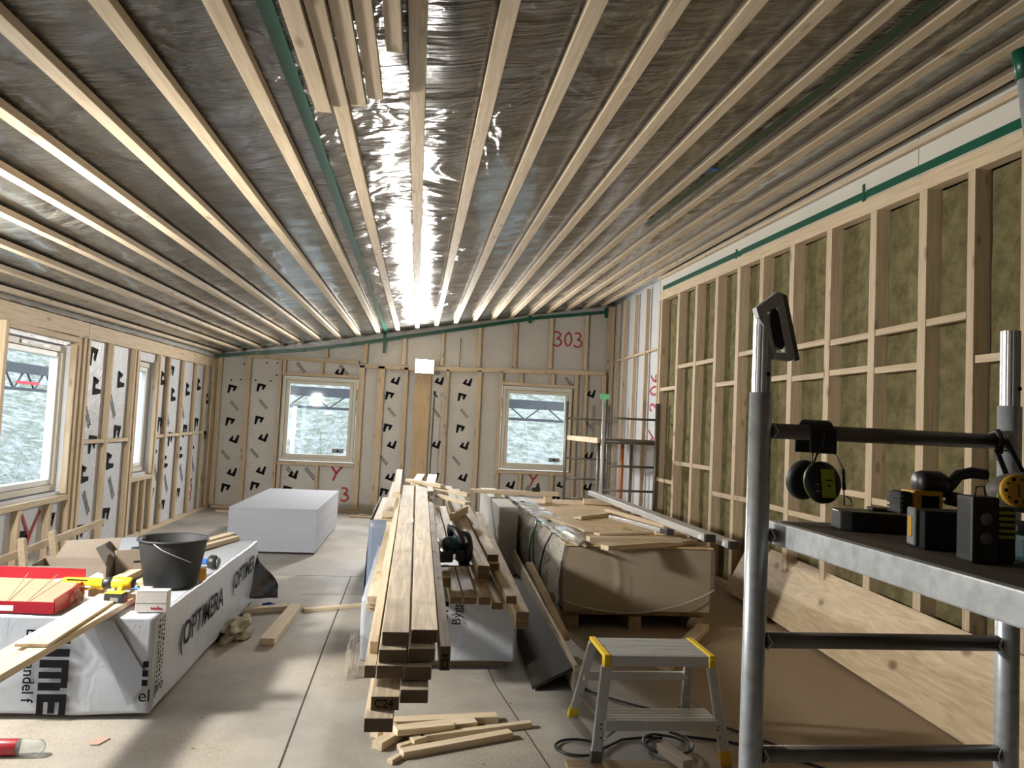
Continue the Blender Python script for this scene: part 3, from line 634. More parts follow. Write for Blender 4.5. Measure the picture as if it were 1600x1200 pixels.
# ------------------------------------------------------------------ printed marks
def mark_poly(mb, M4, s):
    """bold bent arrow mark"""
    for poly in ([(-.46, .5), (.56, .42), (.40, .10), (-.08, .20), (-.46, .16)], [(.56, .42), (.30, -.30), (.08, -.05), (.20, .16)], [(-.46, .20), (-.10, .20), (-.22, -.55), (-.44, -.50)]):
        b = bmesh.new(); vs_ = [b.verts.new((x * s, y * s, 0)) for x, y in poly]; b.faces.new(vs_); mb.add(b, M4)
def lines_poly(mb, M4, s, n=2):
    for k in range(n):
        x = -.1
        rnd = random.Random(k)
        while x < .95:
            w = rnd.uniform(.04, .11)
            b = bmesh.new(); vs_ = [b.verts.new(p) for p in ((x * s, -k * .16 * s, 0), ((x + w) * s, -k * .16 * s, 0), ((x + w) * s, (-k * .16 + .07) * s, 0), (x * s, (-k * .16 + .07) * s, 0))]; b.faces.new(vs_); mb.add(b, M4); x += w + .02
FB = Matrix(((1, 0, 0, 0), (0, 0, 1, 0), (0, 1, 0, 0), (0, 0, 0, 1)))   # x,y -> x,z on the back wall
def inwin(x, z):
    for b in (B1, B2):
        if b[0] - .08 < x < b[1] + .08 and b[2] - .1 < z < b[3] + .1: return True
    return any(abs(x - a) < w / 2 + .06 for a, w, _ in low) or abs(x - .08) < .2
mb = MB(); rr = random.Random(3)
for x0 in (-2.98, -2.52, -.42, .32, .80, 2.96, 1.62, 2.1, 2.5, -2.0, -1.35):
    z = .28 + rr.random() * .15; k = 0
    while z < 2.38:
        x = x0 + (.04 if k % 2 else -.05)
        if not inwin(x, z) and not (z < .85 and (-1.55 < x < -.95 or 1.8 < x < 2.3)):
            if k % 3 == 2: lines_poly(mb, T(x - .08, 13.094, z + .06) @ FB @ RZ(-48), .17)
            else: mark_poly(mb, T(x, 13.094, z) @ FB @ RZ([-8, 165][k % 2]), .14)
        z += .27; k += 1
for x0 in (-2.0, -1.3, 2.55): lines_poly(mb, T(x0, 13.094, 2.42) @ FB @ RZ(-48), .2)
for x0 in (-2.05, -1.75): lines_poly(mb, T(x0, 13.094, .68) @ FB @ RZ(-48), .22)
mb.build('printed_marks', M['print'], wall_b, recalc=False)
# left wall marks (plane facing +x): local x -> +y?, keep upright
FL = Matrix(((0, 0, 1, 0), (1, 0, 0, 0), (0, 1, 0, 0), (0, 0, 0, 1)))
mb = MB()
for x0, y in enumerate((8.36, 9.0, 10.42, 10.9, 11.55, 12.1, 12.6, 7.2, 7.68)):
    z = .25 + .1 * (x0 % 3); k = 0
    while z < (2.1 if x0 < 7 else .5):
        yy = y + (.08 if k % 2 else -.06)
        if k % 3 == 1: lines_poly(mb, T(XL + .006, yy - .1, z + .1) @ FL @ RZ(-55), .26)
        else: mark_poly(mb, T(XL + .006, yy, z) @ FL @ RZ(0 if k % 3 == 0 else 95), .19)
        z += .30; k += 1
mb.build('printed_marks', M['print'], wall_l, recalc=False)

def strokes(name, sts, M4, w, mat, parent):
    mb = MB()
    for st in sts:
        pts = [Vector((x, y, 0)) for x, y in st]
        # smooth
        for _ in range(2):
            q = [pts[0]]
            for a, b in zip(pts, pts[1:]): q += [a * .75 + b * .25, a * .25 + b * .75]
            q.append(pts[-1]); pts = q
        b = bmesh.new(); pr = []
        for i, p in enumerate(pts):
            d = (pts[min(i + 1, len(pts) - 1)] - pts[max(i - 1, 0)]).normalized(); nrm = Vector((-d.y, d.x, 0)) * w / 2
            pr.append((b.verts.new(p + nrm), b.verts.new(p - nrm)))
        for i in range(len(pr) - 1): b.faces.new((pr[i][0], pr[i][1], pr[i + 1][1], pr[i + 1][0]))
        mb.add(b, M4)
    return mb.build(name, mat, parent, recalc=False)
G3 = [(.05, .95), (.35, 1.0), (.6, .8), (.35, .55), (.25, .52), (.6, .45), (.65, .15), (.3, -.05), (0, .12)]
G0 = [(.35, 1.0), (.08, .75), (.05, .3), (.3, -.02), (.58, .25), (.58, .7), (.35, 1.0)]
G2 = [(.05, .75), (.25, 1.0), (.55, .8), (.4, .4), (0, 0), (.35, .05), (.65, 0)]
G6 = [(.55, .95), (.2, .7), (.05, .25), (.3, 0), (.55, .2), (.4, .45), (.1, .3)]
GY = [(0, 1.0), (.3, .5), (.3, .5)]; GY2 = [(.65, 1.0), (.3, .5), (.15, 0)]
sh = lambda g, dx, sx=1, sy=1: [(x * sx + dx, y * sy) for x, y in g]
strokes('painted_number', [sh(G3, 0, .22, .25), sh(G0, .19, .22, .25), sh(G3, .36, .22, .25)], T(2.29, 13.092, 2.97) @ FB, .028, M['redpaint'], wall_b)
strokes('painted_mark', [sh(GY, 0, .3, .25), sh(GY2, 0, .3, .25)], T(-1.36, 13.092, .50) @ FB, .035, M['redpaint'], wall_b)
strokes('painted_mark', [sh(G3, 0, .2, .22)], T(-1.18, 13.092, .17) @ FB, .03, M['redpaint'], wall_b)
strokes('painted_mark', [sh(GY, 0, .3, .25), sh(GY2, 0, .3, .25)], T(1.95, 13.092, .52) @ FB, .03, M['redpaint'], wall_b)
# Y 206 on the far right wall, reads upwards
FRr = Matrix(((0, 0, -1, 0), (0, -1, 0, 0), (1, 0, 0, 0), (0, 0, 0, 1))) # local x -> +z, local y -> -y... 
FR = Matrix(((0, 0, 1, 0), (0, 1, 0, 0), (1, 0, 0, 0), (0, 0, 0, 1)))  # x -> z, y -> +y (towards back = left in view)
strokes('painted_number', [sh(GY, 0, .3, .40), sh(GY2, 0, .3, .40), sh(G2, .46, .22, .40), [(.66, .02), (.66, .07)], sh(G0, .69, .22, .40), sh(G6, .87, .22, .40)], T(XR - .026, 10.42, 1.38) @ FR, .032, M['redpaint'], wall_rf)
strokes('painted_mark', [sh(GY, 0, .5, .42), sh(GY2, 0, .5, .42)], T(XL + .007, 7.10, .16) @ FL, .035, M['redpaint'], wall_l)
strokes('painted_mark', [sh(GY, 0, .35, .30), sh(G3, .0, .3, -.25)], T(XL + .007, 11.98, .45) @ FL, .03, M['redpaint'], wall_l)

# ================================================================== OBJECTS
def crumpled_box(x0, x1, y0, y1, z0, z1, amp=.006, cuts=26, freq=5, seed=0, bottom_wave=.012):
    b = bmesh.new(); bmesh.ops.create_cube(b, size=1)
    bmesh.ops.subdivide_edges(b, edges=b.edges[:], cuts=cuts, use_grid_fill=True)
    for v in b.verts:
        c = v.co.copy()
        p = Vector((x0 + (c.x + .5) * (x1 - x0), y0 + (c.y + .5) * (y1 - y0), z0 + (c.z + .5) * (z1 - z0)))
        n = noise.noise_vector(p * freq + Vector((seed, 0, 0)))
        p += Vector((n.x * amp * (abs(c.x) > .499), n.y * amp * (abs(c.y) > .499), n.z * amp * (abs(c.z) > .499)))
        if c.z < -.499: p.z += bottom_wave * noise.noise(p * 3)
        v.co = p
    for f in b.faces: f.smooth = True
    return b
def pallet(parent, x0, x1, y0, y1, z0=0.0, h=.10, n=3, mat='oldwood'):
    for k in range(n):
        y = y0 + (y1 - y0) * (k + .5) / n
        MB().box(x0, x1, y - .05, y + .05, z0, z0 + h - .002, None, .003).build('pallet_bearer', M[mat], parent)

# ------------------------------------------------ plasterboard stack
g = empty('board_bearers', (-1.51, 10.0, 0), 0, 'low wooden bearers under the white plasterboard stack', 'pallet')
for y in (-1.0, 0, 1.0): MB().box(-.46, .46, y - .05, y + .05, 0, .028, None, .003).build('bearer', M['oldwood'], g)
proto = None
for k in range(38):
    if proto is None:
        proto = MB().box(-.475, .475, -1.2, 1.2, 0, .0122, None, .0012).build('plasterboard', M['gypsum']); b = proto
    else:
        b = proto.copy(); C.objects.link(b)
    r = random.Random(k)
    b.location = (-1.515 + r.uniform(-.003, .003), 10.03 + r.uniform(-.004, .004), .029 + k * .0126)
    lab = 'white plasterboard sheet in the large stack on the floor by the back wall' if k < 37 else 'topmost white plasterboard sheet of the stack by the back wall'
    tag(b, lab, 'plasterboard', 'stacked plasterboards')

# ------------------------------------------------ wrapped pack at left
lp = empty('wrapped_pack', (-1.75, 5.4, 0), 0, 'long low timber pack in white printed wrapping at the left, near the camera', 'pack')
def P(o): o.location = -Vector(lp.location); return o
mb = MB(); mb.add(crumpled_box(-2.28, -1.235, 4.07, 6.62, .030, .498, .007, 34, 4, 3)); P(mb.build('wrapping', M['wrap'], lp))
for y in (4.2, 5.0, 5.8, 6.5):
    P(MB().box(-2.2, -1.26, y - .045, y + .045, 0, .024, None, .003).build('bearer', M['oldwood'], lp))
FN = Matrix(((1, 0, 0, 0), (0, 0, -1, 0), (0, 1, 0, 0), (0, 0, 0, 1)))    # on a face looking -y
FD = FN @ RZ(-90)
def letter(ch, z, w):
    t = .038; h = .135; bars = {'I': [(0, t, 0, h)], 'E': [(0, t, 0, h), (t, w, 0, .032), (t, w * .92, .052, .084), (t, w, h - .032, h)],
        'M': [(0, t, 0, h), (w / 2 - .016, w / 2 + .016, 0, h - .0325), (w - t, w, 0, h - .0325), (t, w - .012, h - .032, h)], 'T': [(w / 2 - t / 2, w / 2 + t / 2, 0, h - .032), (0, w, h - .032, h)], 'R': [(0, .012, 0, h)]}[ch]
    m_ = MB()
    for a, b, c, d in bars: m_.box(a, b, c, d, 0, .0006)
    P(m_.build('printed_letter', M['print'], lp)).matrix_local = Matrix.Translation(-Vector(lp.location)) @ T(-1.752, 4.0540, z) @ FD
letter('T', .470, .10); letter('I', .345, .04); letter('M', .292, .147); letter('E', .128, .10)
P(text('printed_words', 'Bygghandel f', .076, T(-1.822, 4.0545, .440) @ FN @ RZ(-90), M['print'], lp, bold=.0008, sx=.92))
mb = MB()
for a in ([(-1.52, .46), (-1.43, .49), (-1.24, .20), (-1.33, .07)],):
    b = bmesh.new(); b.faces.new([b.verts.new((x, 4.0550, z)) for x, z in a]); mb.add(b)
P(mb.build('grey_stripe', M['greyprint'], lp, recalc=False))
P(text('printed_words', 'el', .085, T(-1.285, 4.0520, .095) @ FN, M['print'], lp))
mb = MB()
for z in (.17, .215, .26): mb.box(-1.272, -1.245, 4.0520, 4.0526, z, z + .03)
P(mb.build('printed_squares', M['print'], lp))
FS = Matrix(((0, 0, 1, 0), (1, 0, 0, 0), (0, 1, 0, 0), (0, 0, 0, 1)))    # face looking +x, reading towards +y
P(text('printed_name', '(OPTIMERA', .185, T(-1.226, 4.50, .215) @ FS @ RZ(1.5), M['print'], lp, sx=1.02, bold=.0012))
P(text('printed_name', '(OPTIMER', .17, T(-1.226, 5.72, .27) @ FS @ RZ(2), M['print'], lp, sx=.98, bold=.0012))
P(text('printed_words', 'pro', .085, T(-1.226, 4.11, .11) @ FS, M['print'], lp))
mb = MB(); rr = random.Random(11)
for c in range(3):
    z = .16
    while z < .47:
        h = rr.uniform(.008, .02); y = 4.12 + c * .035
        mb.box(-1.2262, -1.2255, y, y + rr.uniform(.010, .022), z, z + h); z += h + rr.uniform(.006, .014)
P(mb.build('printed_table', M['print'], lp))
# black flap hanging at the far end
mb = MB(); n = 16; rows = []
for j in range(n + 1):
    q = j / n
    rows.append([mb.bm.verts.new((-1.26 + (.20 * math.sin(min(1, q * 1.6) * 1.5)) * (w / 6) + .012 * noise.noise(Vector((q * 4, w, 0))), 6.63 + .02 * math.sin(q * 9 + w) - .75 * q * (1 - w / 6) * .4 + .0, .49 - q * .40 - (.17 * (w / 6)) * (1 - q * .6))) for w in range(7)])
for j in range(n):
    for w in range(6):
        f = mb.bm.faces.new((rows[j][w], rows[j + 1][w], rows[j + 1][w + 1], rows[j][w + 1])); f.smooth = True
fo = P(mb.build('loose_black_flap', M['wrapblack'], lp)); md = fo.modifiers.new('s', 'SOLIDIFY'); md.thickness = .003

# things on the left pack (top z .50)
def bucket(loc):
    r = empty('builders_bucket', loc, 0, 'large black rubber builders bucket standing on the white wrapped pack', 'bucket')
    mb = MB(); mb.lathe([(0, .004), (.135, .002), (.145, .006), (.188, .262), (.188, .268), (.199, .268), (.199, .276), (.190, .280), (.182, .276), (.140, .014), (0, .014)], seg=40); mb.build('tub', M['rubber'], r)
    pts = [(.197 * math.cos(a), .197 * math.sin(a), .262 - .13 * math.sin(math.pi * (a - R(200)) / R(160)) ** .8 if 0 < (a - R(200)) / R(160) < 1 else .262) for a in [R(200 + 160 * k / 16) for k in range(17)]]
    pts = [(.199 * math.cos(R(255)), .199 * math.sin(R(255)), .268)] + [(.205 * math.cos(R(a)), .205 * math.sin(R(a)), .262 - .10 * (a - 255) / 60) for a in (270, 285, 300, 315)]
    MB().tube(pts, .0022, 6).build('handle', M['alu'], r)
    return r
bucket((-1.385, 4.80, .504))
# two-part trays: red card tray with brown boards
def red_tray(loc, rz):
    r = empty('red_carton_tray', loc, rz, 'open red cardboard tray lined with brown paper on the left pack', 'box')
    t = .006; W, D, H = .46, .30, .085
    a = MB(); a.box(-W / 2, W / 2, -D / 2, D / 2, 0, t)
    a.bar((-W / 2, -D / 2, .03), (W / 2, -D / 2, .03), .01, .055); a.box(-W / 2, W / 2, -D / 2 - .004, -D / 2, 0, .05)
    a.bar((W / 2, -D / 2, .035), (W / 2, D / 2, .07), .006, .075); a.bar((-W / 2, -D / 2, .035), (-W / 2, D / 2, .07), .006, .075)
    a.box(-W / 2, W / 2, D / 2, D / 2 + .005, 0, .165); a.build('tray', M['red'], r)
    b = MB(); b.box(-W / 2 + .012, W / 2 - .02, -D / 2 + .02, D / 2 + .008, .008, .014, T(0, 0, .052) @ RX_(15)); b.build('brown_liner', M['card'], r)
    c = MB()
    for x, dx in ((-.02, -.03), (.07, .03)): c.bar((x, -.12, .038), (x + dx, .13, .136), .003, .003)
    c.build('liner_folds', M['greycard'], r)
    MB().box(-.13, .04, -D / 2 - .0062, -D / 2 - .0045, .012, .038).build('white_label', M['whiteplain'], r)
    return r
red_tray((-1.935, 4.235, .506), R(-3))
def carton(loc, rz):
    r = empty('cardboard_box', loc, rz, 'open brown cardboard box with raised flaps behind the red tray', 'box')
    a = MB(); t = .004
    for (x0, x1, y0, y1) in ((-.2, .2, -.14, -.136), (-.2, .2, .136, .14), (-.2, -.196, -.136, .136), (.196, .2, -.136, .136)): a.box(x0, x1, y0, y1, .004, .11)
    a.box(-.2, .2, -.14, .14, 0, .004); a.build('box_body', M['greycard'], r)
    MB().bar((-.2, .14, .115), (-.16, .14, .115), .004, .004).build('box_edge', M['card'], r)
    f = MB(); f.prism([(-.15, 0), (.19, 0), (.21, .13), (-.09, .11)], .004, T(0, .145, .10) @ RX_(80), 0); f.build('rear_flap', M['greycard'], r)
    f = MB(); f.prism([(-.14, 0), (.14, 0), (.17, .12), (-.16, .13)], .004, T(.2, 0, .10) @ RZ(90) @ RX_(62), 0); f.build('side_flap', M['greycard'], r)
    MB().box(-.03, .03, -.1412, -.1402, .05, .056).build('printed_bar', M['print'], r)
    return r
carton((-1.95, 4.86, .506), R(8))
carton2 = MB()
r = empty('grey_carton', (-1.63, 4.98, .506), R(28), 'grey-brown carton standing tilted between the cardboard box and the bucket', 'box')
MB().box(-.13, .13, -.02, .02, 0, .17, RX_(-14), .004).build('carton_body', M['greycard'], r)
MB().box(-.03, .06, -.0212, -.0202, .09, .10, RX_(-14)).build('printed_bar', M['print'], r)
# white paper scrap
tag(MB().prism([(0, 0), (.10, .01), (.075, .09), (.045, .10), (-.01, .06)], .002, T(-1.77, 4.56, .52) @ RX_(58)).build('paper_scrap', M['whiteplain']), 'white torn paper standing between the red tray and the carton', 'paper')
# dark cloth / gloves heap
def lump(name, loc, s, mat, lab, cat, seed=0, amp=.5, group=None):
    b = bmesh.new(); bmesh.ops.create_icosphere(b, subdivisions=4, radius=1)
    for v in b.verts:
        n = noise.noise(v.co * 1.9 + Vector((seed, 0, 0))) + .5 * noise.noise(v.co * 4.3 + Vector((0, seed, 0)))
        v.co *= 1 + amp * n; v.co.z = max(v.co.z, -.55)
        v.co = Vector((v.co.x * s[0], v.co.y * s[1], (v.co.z + .55) * s[2]))
    for f in b.faces: f.smooth = True
    mb = MB(); mb.add(b); o = mb.build(name, mat); o.location = loc; return tag(o, lab, cat, group)
lump('dark_jacket', (-1.66, 5.30, .502), (.16, .16, .075), M['black'], 'dark crumpled work jacket heaped behind the bucket', 'clothing', 2, .6)
lump('work_glove', (-1.60, 4.62, .502), (.07, .05, .035), M['darkgrey'], 'dark glove lying left of the bucket in the clutter', 'glove', 5, .6)
lump('plastic_bag', (-1.71, 4.28, .502), (.05, .06, .055), M['clearfront'], 'clear plastic bag between the red tray and the yellow tool', 'bag', 9, .5)
tag(MB().tube([(-1.62, 4.36, .53), (-1.55, 4.46, .548), (-1.46, 4.46, .556), (-1.40, 4.40, .55), (-1.36, 4.42, .53)], .009, 8).build('blue_hose', M['blue']), 'dark blue hose piece arched behind the yellow tool', 'hose')
# planks lying over the front edge of the pack
def plank(name, p0, p1, w, h, mat, lab, cat='plank', group=None, up=(0, 0, 1), bev=.0015): return lumber(name, p0, p1, w, h, M[mat] if isinstance(mat, str) else mat, lab, cat, group, up, None, bev)
plank('long_board', (-1.50, 3.02, .519), (-1.46, 4.62, .519), .075, .030, 'fresh', 'lowest long board sticking out over the front edge of the white wrapped pack')
plank('long_board', (-1.585, 3.05, .513), (-1.60, 4.80, .513), .085, .022, 'fresh', 'pale long board beside the lowest one on the white wrapped pack')
plank('grooved_board', (-1.515, 3.42, .543), (-1.56, 4.60, .538), .13, .014, 'fresh', 'wide thin pale board on top of the boards over the front of the white pack')
plank('pale_offcut', (-1.66, 4.42, .537), (-1.64, 5.02, .537), .07, .045, 'fresh', 'pale thick timber offcut behind the yellow tool on the white pack')
plank('dirty_board', (-1.54, 4.75, .515), (-1.52, 5.35, .515), .09, .022, 'timber', 'dirty board running behind the bucket on the white pack')
plank('pale_offcut', (-1.75, 5.6, .522), (-1.47, 6.70, .522), .075, .04, 'fresh', 'pale board with plastic at the far end of the white pack')
plank('pale_offcut', (-1.66, 5.62, .520), (-1.40, 6.55, .520), .05, .035, 'fresh', 'second thinner pale board at the far end of the white pack')
tag(MB().box(-1.66, -1.635, 3.20, 3.28, .5265, .542, None, .005).build('tool_grip', M['black']), 'small dark tool grip at the end of the board at the left picture edge', 'tool')
# yellow caulk gun style tool + cordless driver
def nail_tool(loc, rz):
    r = empty('collated_driver', loc, rz, 'yellow and black cordless driver with long yellow nose lying on the boards', 'power tool')
    MB().box(-.20, .005, -.024, .024, .035, .072, None, .006, 2).build('long_nose', M['yellow'], r)
    MB().box(-.20, -.06, -.02, .02, .012, .020, None, .003).build('lower_rail', M['yellow'], r)
    m = MB(); m.box(-.07, .0, -.016, .016, .014, .05, RY(12), .006); m.build('nose_bracket', M['yellow'], r)
    MB().box(-.175, -.07, -.0255, -.0245, .0745 - .012, .0745 - .006).build('nose_print', M['print'], r)
    MB().lathe([(0, 0), (.012, 0), (.014, .03), (.02, .045), (0, .045)], T(-.25, 0, .05) @ RY(90), 16).build('bit_holder', M['alu'], r)
    MB().lathe([(0, 0), (.024, 0), (.03, .01), (.031, .035), (.026, .05), (0, .05)], T(.003, 0, .05) @ RY(90), 20).build('collar', M['black'], r)
    m = MB(); m.lathe([(0, 0), (.030, .002), (.033, .015), (.031, .09), (.022, .105), (0, .105)], T(.052, 0, .052) @ RY(90), 24); m.build('motor_housing', M['yellow'], r)
    MB().lathe([(0, 0), (.024, .0), (.024, .016), (0, .02)], T(.145, 0, .052) @ RY(90), 20).build('motor_cap', M['black'], r)
    m = MB(); m.bar((.10, -.01, .035), (.125, -.10, -.005), .032, .036, bev=.008); m.build('handle', M['yellow'], r)
    m = MB(); m.bar((.085, -.035, .032), (.098, -.06, .02), .016, .015, bev=.004); m.build('trigger', M['black'], r)
    m = MB(); m.box(.075, .175, -.155, -.095, -.030, .028, None, .009, 2); b = m.build('battery', M['black'], r)
    MB().box(.08, .17, -.157, -.1, .0285, .034, None, .002).build('battery_latch', M['yellow'], b)
    MB().box(.11, .15, -.1562, -.1552, -.012, .010).build('battery_badge', M['greydisc'], b)
    return r
nail_tool((-1.60, 4.36, .553), R(-4))
def small_box(loc, rz):
    r = empty('screw_carton', loc, rz, 'small pale screw carton with red print at the front right corner of the left pack', 'box')
    b = MB().box(-.075, .075, -.04, .04, 0, .105, None, .002).build('carton_body', M['whitecard'], r)
    MB().box(-.075, .075, -.0412, -.0402, .045, .047).build('lid_line', M['greycard'], r)
    m = MB(); rr = random.Random(2)
    x = .0
    while x < .055: w = rr.uniform(.004, .008); m.box(x, x + w, -.0415, -.0405, .014, .024 + rr.uniform(-.003, .002)); x += w + .0015
    m.box(.03, .036, -.0415, -.0405, .026, .031); m.build('red_print', M['red'], r)
    MB().prism([(-.07, 0), (.072, 0), (.06, .025), (-.05, .02)], .002, T(0, -.041, .1055) @ RX_(8)).build('lid_flap', M['whiteplain'], r)
    return r
small_box((-1.29, 4.20, .502), R(3))
tag(MB().lathe([(0, 0), (.022, 0), (.022, .05), (.018, .056), (0, .056)], seg=16).build('pink_cap', M['pink'], None, (-1.385, 4.31, .503)), 'small bright pink cap between the black battery and the pale carton', 'cap')
def torch(loc, rz):
    r = empty('cordless_light', loc, rz, 'small dark cordless work light lying right of the bucket', 'torch')
    m = MB(); m.lathe([(0, 0), (.035, 0), (.045, .01), (.045, .05), (.035, .062), (0, .062)], T(0, 0, .046) @ RY(90), 20); m.build('lamp_head', M['black'], r)
    MB().lathe([(0, 0), (.034, .0), (.03, .004), (0, .004)], T(.063, 0, .046) @ RY(90), 20).build('lens', M['greydisc'], r)
    MB().bar((0, 0, .05), (-.12, .02, .035), .034, .036, bev=.008).build('grip', M['blue'], r)
    return r
torch((-1.305, 5.33, .502), R(-10))
def yellow_tool(loc):
    r = empty('tape_measure', loc, R(20), 'small yellow tool hanging beside the bucket rim on the wrapped pack', 'tool')
    MB().box(-.022, .022, -.03, .03, 0, .07, None, .008, 2).build('case', M['orange'], r)
    MB().box(-.023, .023, -.02, .02, .02, .045).build('grip_pad', M['black'], r)
yellow_tool((-1.205 - .05, 4.98, .502))

# ------------------------------------------------ centre pack + timber
cp = empty('wrapped_timber_pack', (.19, 6.8, 0), 0, 'low timber pack in pale wrapping in the middle, buried under stacked lumber', 'pack')
def Pc(o): o.location = -Vector(cp.location); return o
mb = MB(); mb.add(crumpled_box(-.27, .70, 4.86, 8.85, .062, .43, .007, 34, 4, 8)); Pc(mb.build('wrapping', M['wrap'], cp))
for y in (5.0, 6.2, 7.4, 8.6): Pc(MB().box(-.24, .66, y - .045, y + .045, 0, .058, None, .003).build('bearer', M['oldwood'], cp))
Pc(text('printed_words', 'Bygg', .078, T(.340, 4.8435, .285) @ FN @ RZ(90), M['print'], cp))
mb = MB()
for z, h in ((.31, .035), (.365, .012), (.40, .03)): mb.box(.232, .262, 4.8430, 4.8436, z, z + h)
Pc(mb.build('printed_squares', M['print'], cp))
# blue-grey loose sheet at the far left end of the pack
mb = MB(); n = 14; rows = []
for j in range(n + 1):
    q = j / n
    rows.append([mb.bm.verts.new((-.36 - .02 * q + .012 * noise.noise(Vector((w * .9, q * 2, 4))) , 6.9 + w * .20, .66 - q * .63)) for w in range(11)])
for j in range(n):
    for w in range(10): f = mb.bm.faces.new((rows[j][w], rows[j + 1][w], rows[j + 1][w + 1], rows[j][w + 1])); f.smooth = True
ro = []
for j in range(8):
    q = j / 7
    ro.append([mb.bm.verts.new((-.36 + q * .25, 6.9 - .006 + .012 * noise.noise(Vector((q * 4, z * 3, 9))), .66 - (z / 8) * .63)) for z in range(9)])
for j in range(7):
    for z in range(8): f = mb.bm.faces.new((ro[j][z], ro[j + 1][z], ro[j + 1][z + 1], ro[j][z + 1])); f.smooth = True
tp = mb.build('tarpaulin', M['bluewrap']); tag(tp, 'blue-grey plastic sheet draped at the far left end of the lumber stack', 'tarpaulin'); md = tp.modifiers.new('s', 'SOLIDIFY'); md.thickness = .003
# far supporting block of timber under the tarpaulin's end
plank('support_timber', (-.20, 7.0, .545), (-.20, 9.0, .545), .26, .22, 'timber', 'pale thick timbers at the far left end of the stack, above the blue-grey sheet')
# crumpled plastic on the floor left of the stack
lump('crumpled_film', (-.305, 4.80, .002), (.035, .11, .13), M['clearfront'], 'crumpled plastic film hanging left of the lumber ends', 'film', 4, .6)

SL = .052
def tim(name, x0, y0, z0, x1, y1, w, h, lab, mat='timber', group='timbers of the long middle stack', up=(0, 0, 1)):
    return plank(name, (x0, y0, z0 - h / 2), (x1, y1, z0 - h / 2 + SL * (y1 - y0)), w, h, mat, lab, 'timber', group, up)
A = [(-.033, 2.90, .757, 6.95, 'top timber of the left column of the stack, nearest its end to the camera'), (-.040, 2.86, .705, 6.9, 'second timber from the top in the left column of the stack'), (-.044, 2.84, .654, 6.9, 'third timber from the top in the left column of the stack'),
     (-.055, 2.76, .573, 6.9, 'timber stamped C24 low in the left column of the stack'), (-.072, 2.70, .521, 6.9, 'lowest timber of the left column, dark end nearest the floor')]
c24 = None
for k, (x, y, z, y1, lab) in enumerate(A):
    o = tim('timber_beam', x, y, z, -.035, y1, .098, .048, lab)
    if k == 3: c24 = o
FE = Matrix(((1, 0, 0, 0), (0, 0, -1, 0), (0, 1, 0, 0), (0, 0, 0, 1)))
text('grade_stamp', 'C24', .040, T(-.038, -.0012, -.014) @ FE, M['print'], c24)
mb = MB(); 
for k, (x, y, z, y1, lab) in enumerate([(.074, 2.92, .762, 6.95, 'top timber of the right column of the stack'), (.066, 2.87, .708, 6.9, 'second timber from the top in the right column of the stack'), (.055, 2.84, .652, 6.9, 'third timber from the top in the right column of the stack'), (.045, 2.78, .590, 6.9, 'lowest visible timber of the right column of the stack')]):
    tim('timber_beam', x, y, z, .078, y1, .098, .048, lab)
tim('timber_beam', -.117, 2.86, .648, -.12, 6.8, .042, .046, 'narrow timber tucked against the left column of the stack')
tim('timber_beam', -.112, 2.98, .700, -.11, 6.8, .030, .046, 'narrow pale timber along the upper left edge of the stack', 'fresh')
so = tim('timber_beam', .155, 2.93, .700, .155, 6.6, .040, .092, 'timber standing on edge right of the two stack columns, with stamped end')
text('grade_stamp', 'C24', .034, T(.012, -.0012, -.04) @ FE @ RZ(90), M['print'], so)
for k, (y, z) in enumerate(((5.0, .438), (5.0, .0), (6.6, .438))):
    if z: plank('bearer', (-.20, y, z + .068), (.22, y, z + .068), .09, .13 if k == 0 else .13, 'timber', ['front crosswise bearer between the wrapped pack and the stack', '', 'rear crosswise bearer between the wrapped pack and the stack'][k], 'bearer')
plank('bearer', (-.20, 6.6, .645), (.22, 6.6, .645), .09, .09, 'timber', 'upper rear crosswise bearer under the far part of the stack', 'bearer')
# lower left side boards
def tim2(x0, y0, z0, x1, y1, z1, w, h, lab, mat='timber', name='timber_beam'):
    return plank(name, (x0, y0, z0 - h / 2), (x1, y1, z1 - h / 2), w, h, mat, lab, 'timber', 'loose timbers on the middle pack')
tim2(-.178, 4.40, .552, -.17, 6.95, .62, .078, .046, 'pale timber left of the columns, its square end over the wrapped pack', 'fresh')
tim2(-.185, 4.42, .503, -.18, 6.95, .57, .078, .022, 'thin pale board just under the left side timber', 'fresh')
tim2(-.185, 4.45, .478, -.18, 6.95, .545, .078, .022, 'lowest thin pale board on the left of the wrapped pack', 'fresh')
# right-hand group
tim2(.285, 4.50, .535, .235, 8.2, .66, .073, .042, 'low timber right of the columns, left one of the pair under the saw')
tim2(.366, 4.50, .535, .325, 8.2, .66, .073, .042, 'low timber right of the columns, right one of the pair under the saw')
tim2(.232, 4.72, .60, .20, 7.9, .73, .060, .060, 'timber under the left half of the power saw')
tim2(.445, 4.60, .700, .375, 8.3, .87, .073, .045, 'raised timber just right of the power saw, ending over the pack')
tim2(.452, 4.66, .652, .385, 8.3, .82, .073, .045, 'timber directly beneath the raised one right of the saw')
tim2(.440, 4.40, .560, .40, 8.3, .72, .070, .045, 'low timber ending in front of the pack, right of the centre print')
tim2(.520, 4.45, .520, .47, 8.3, .66, .070, .042, 'low brown timber ending over the pack front, second from the right')
tim2(.540, 5.0, .700, .465, 8.3, .84, .073, .045, 'raised timber second from the right edge of the stack')
tim2(.545, 4.95, .652, .49, 8.3, .79, .070, .045, 'timber below the raised second one from the right edge')
tim2(.585, 4.35, .580, .56, 8.2, .70, .060, .045, 'timber in the right edge group, short of the outermost pair')
tim2(.632, 4.20, .528, .655, 7.6, .68, .073, .045, 'outermost right timber of the stack, upper of the pair')
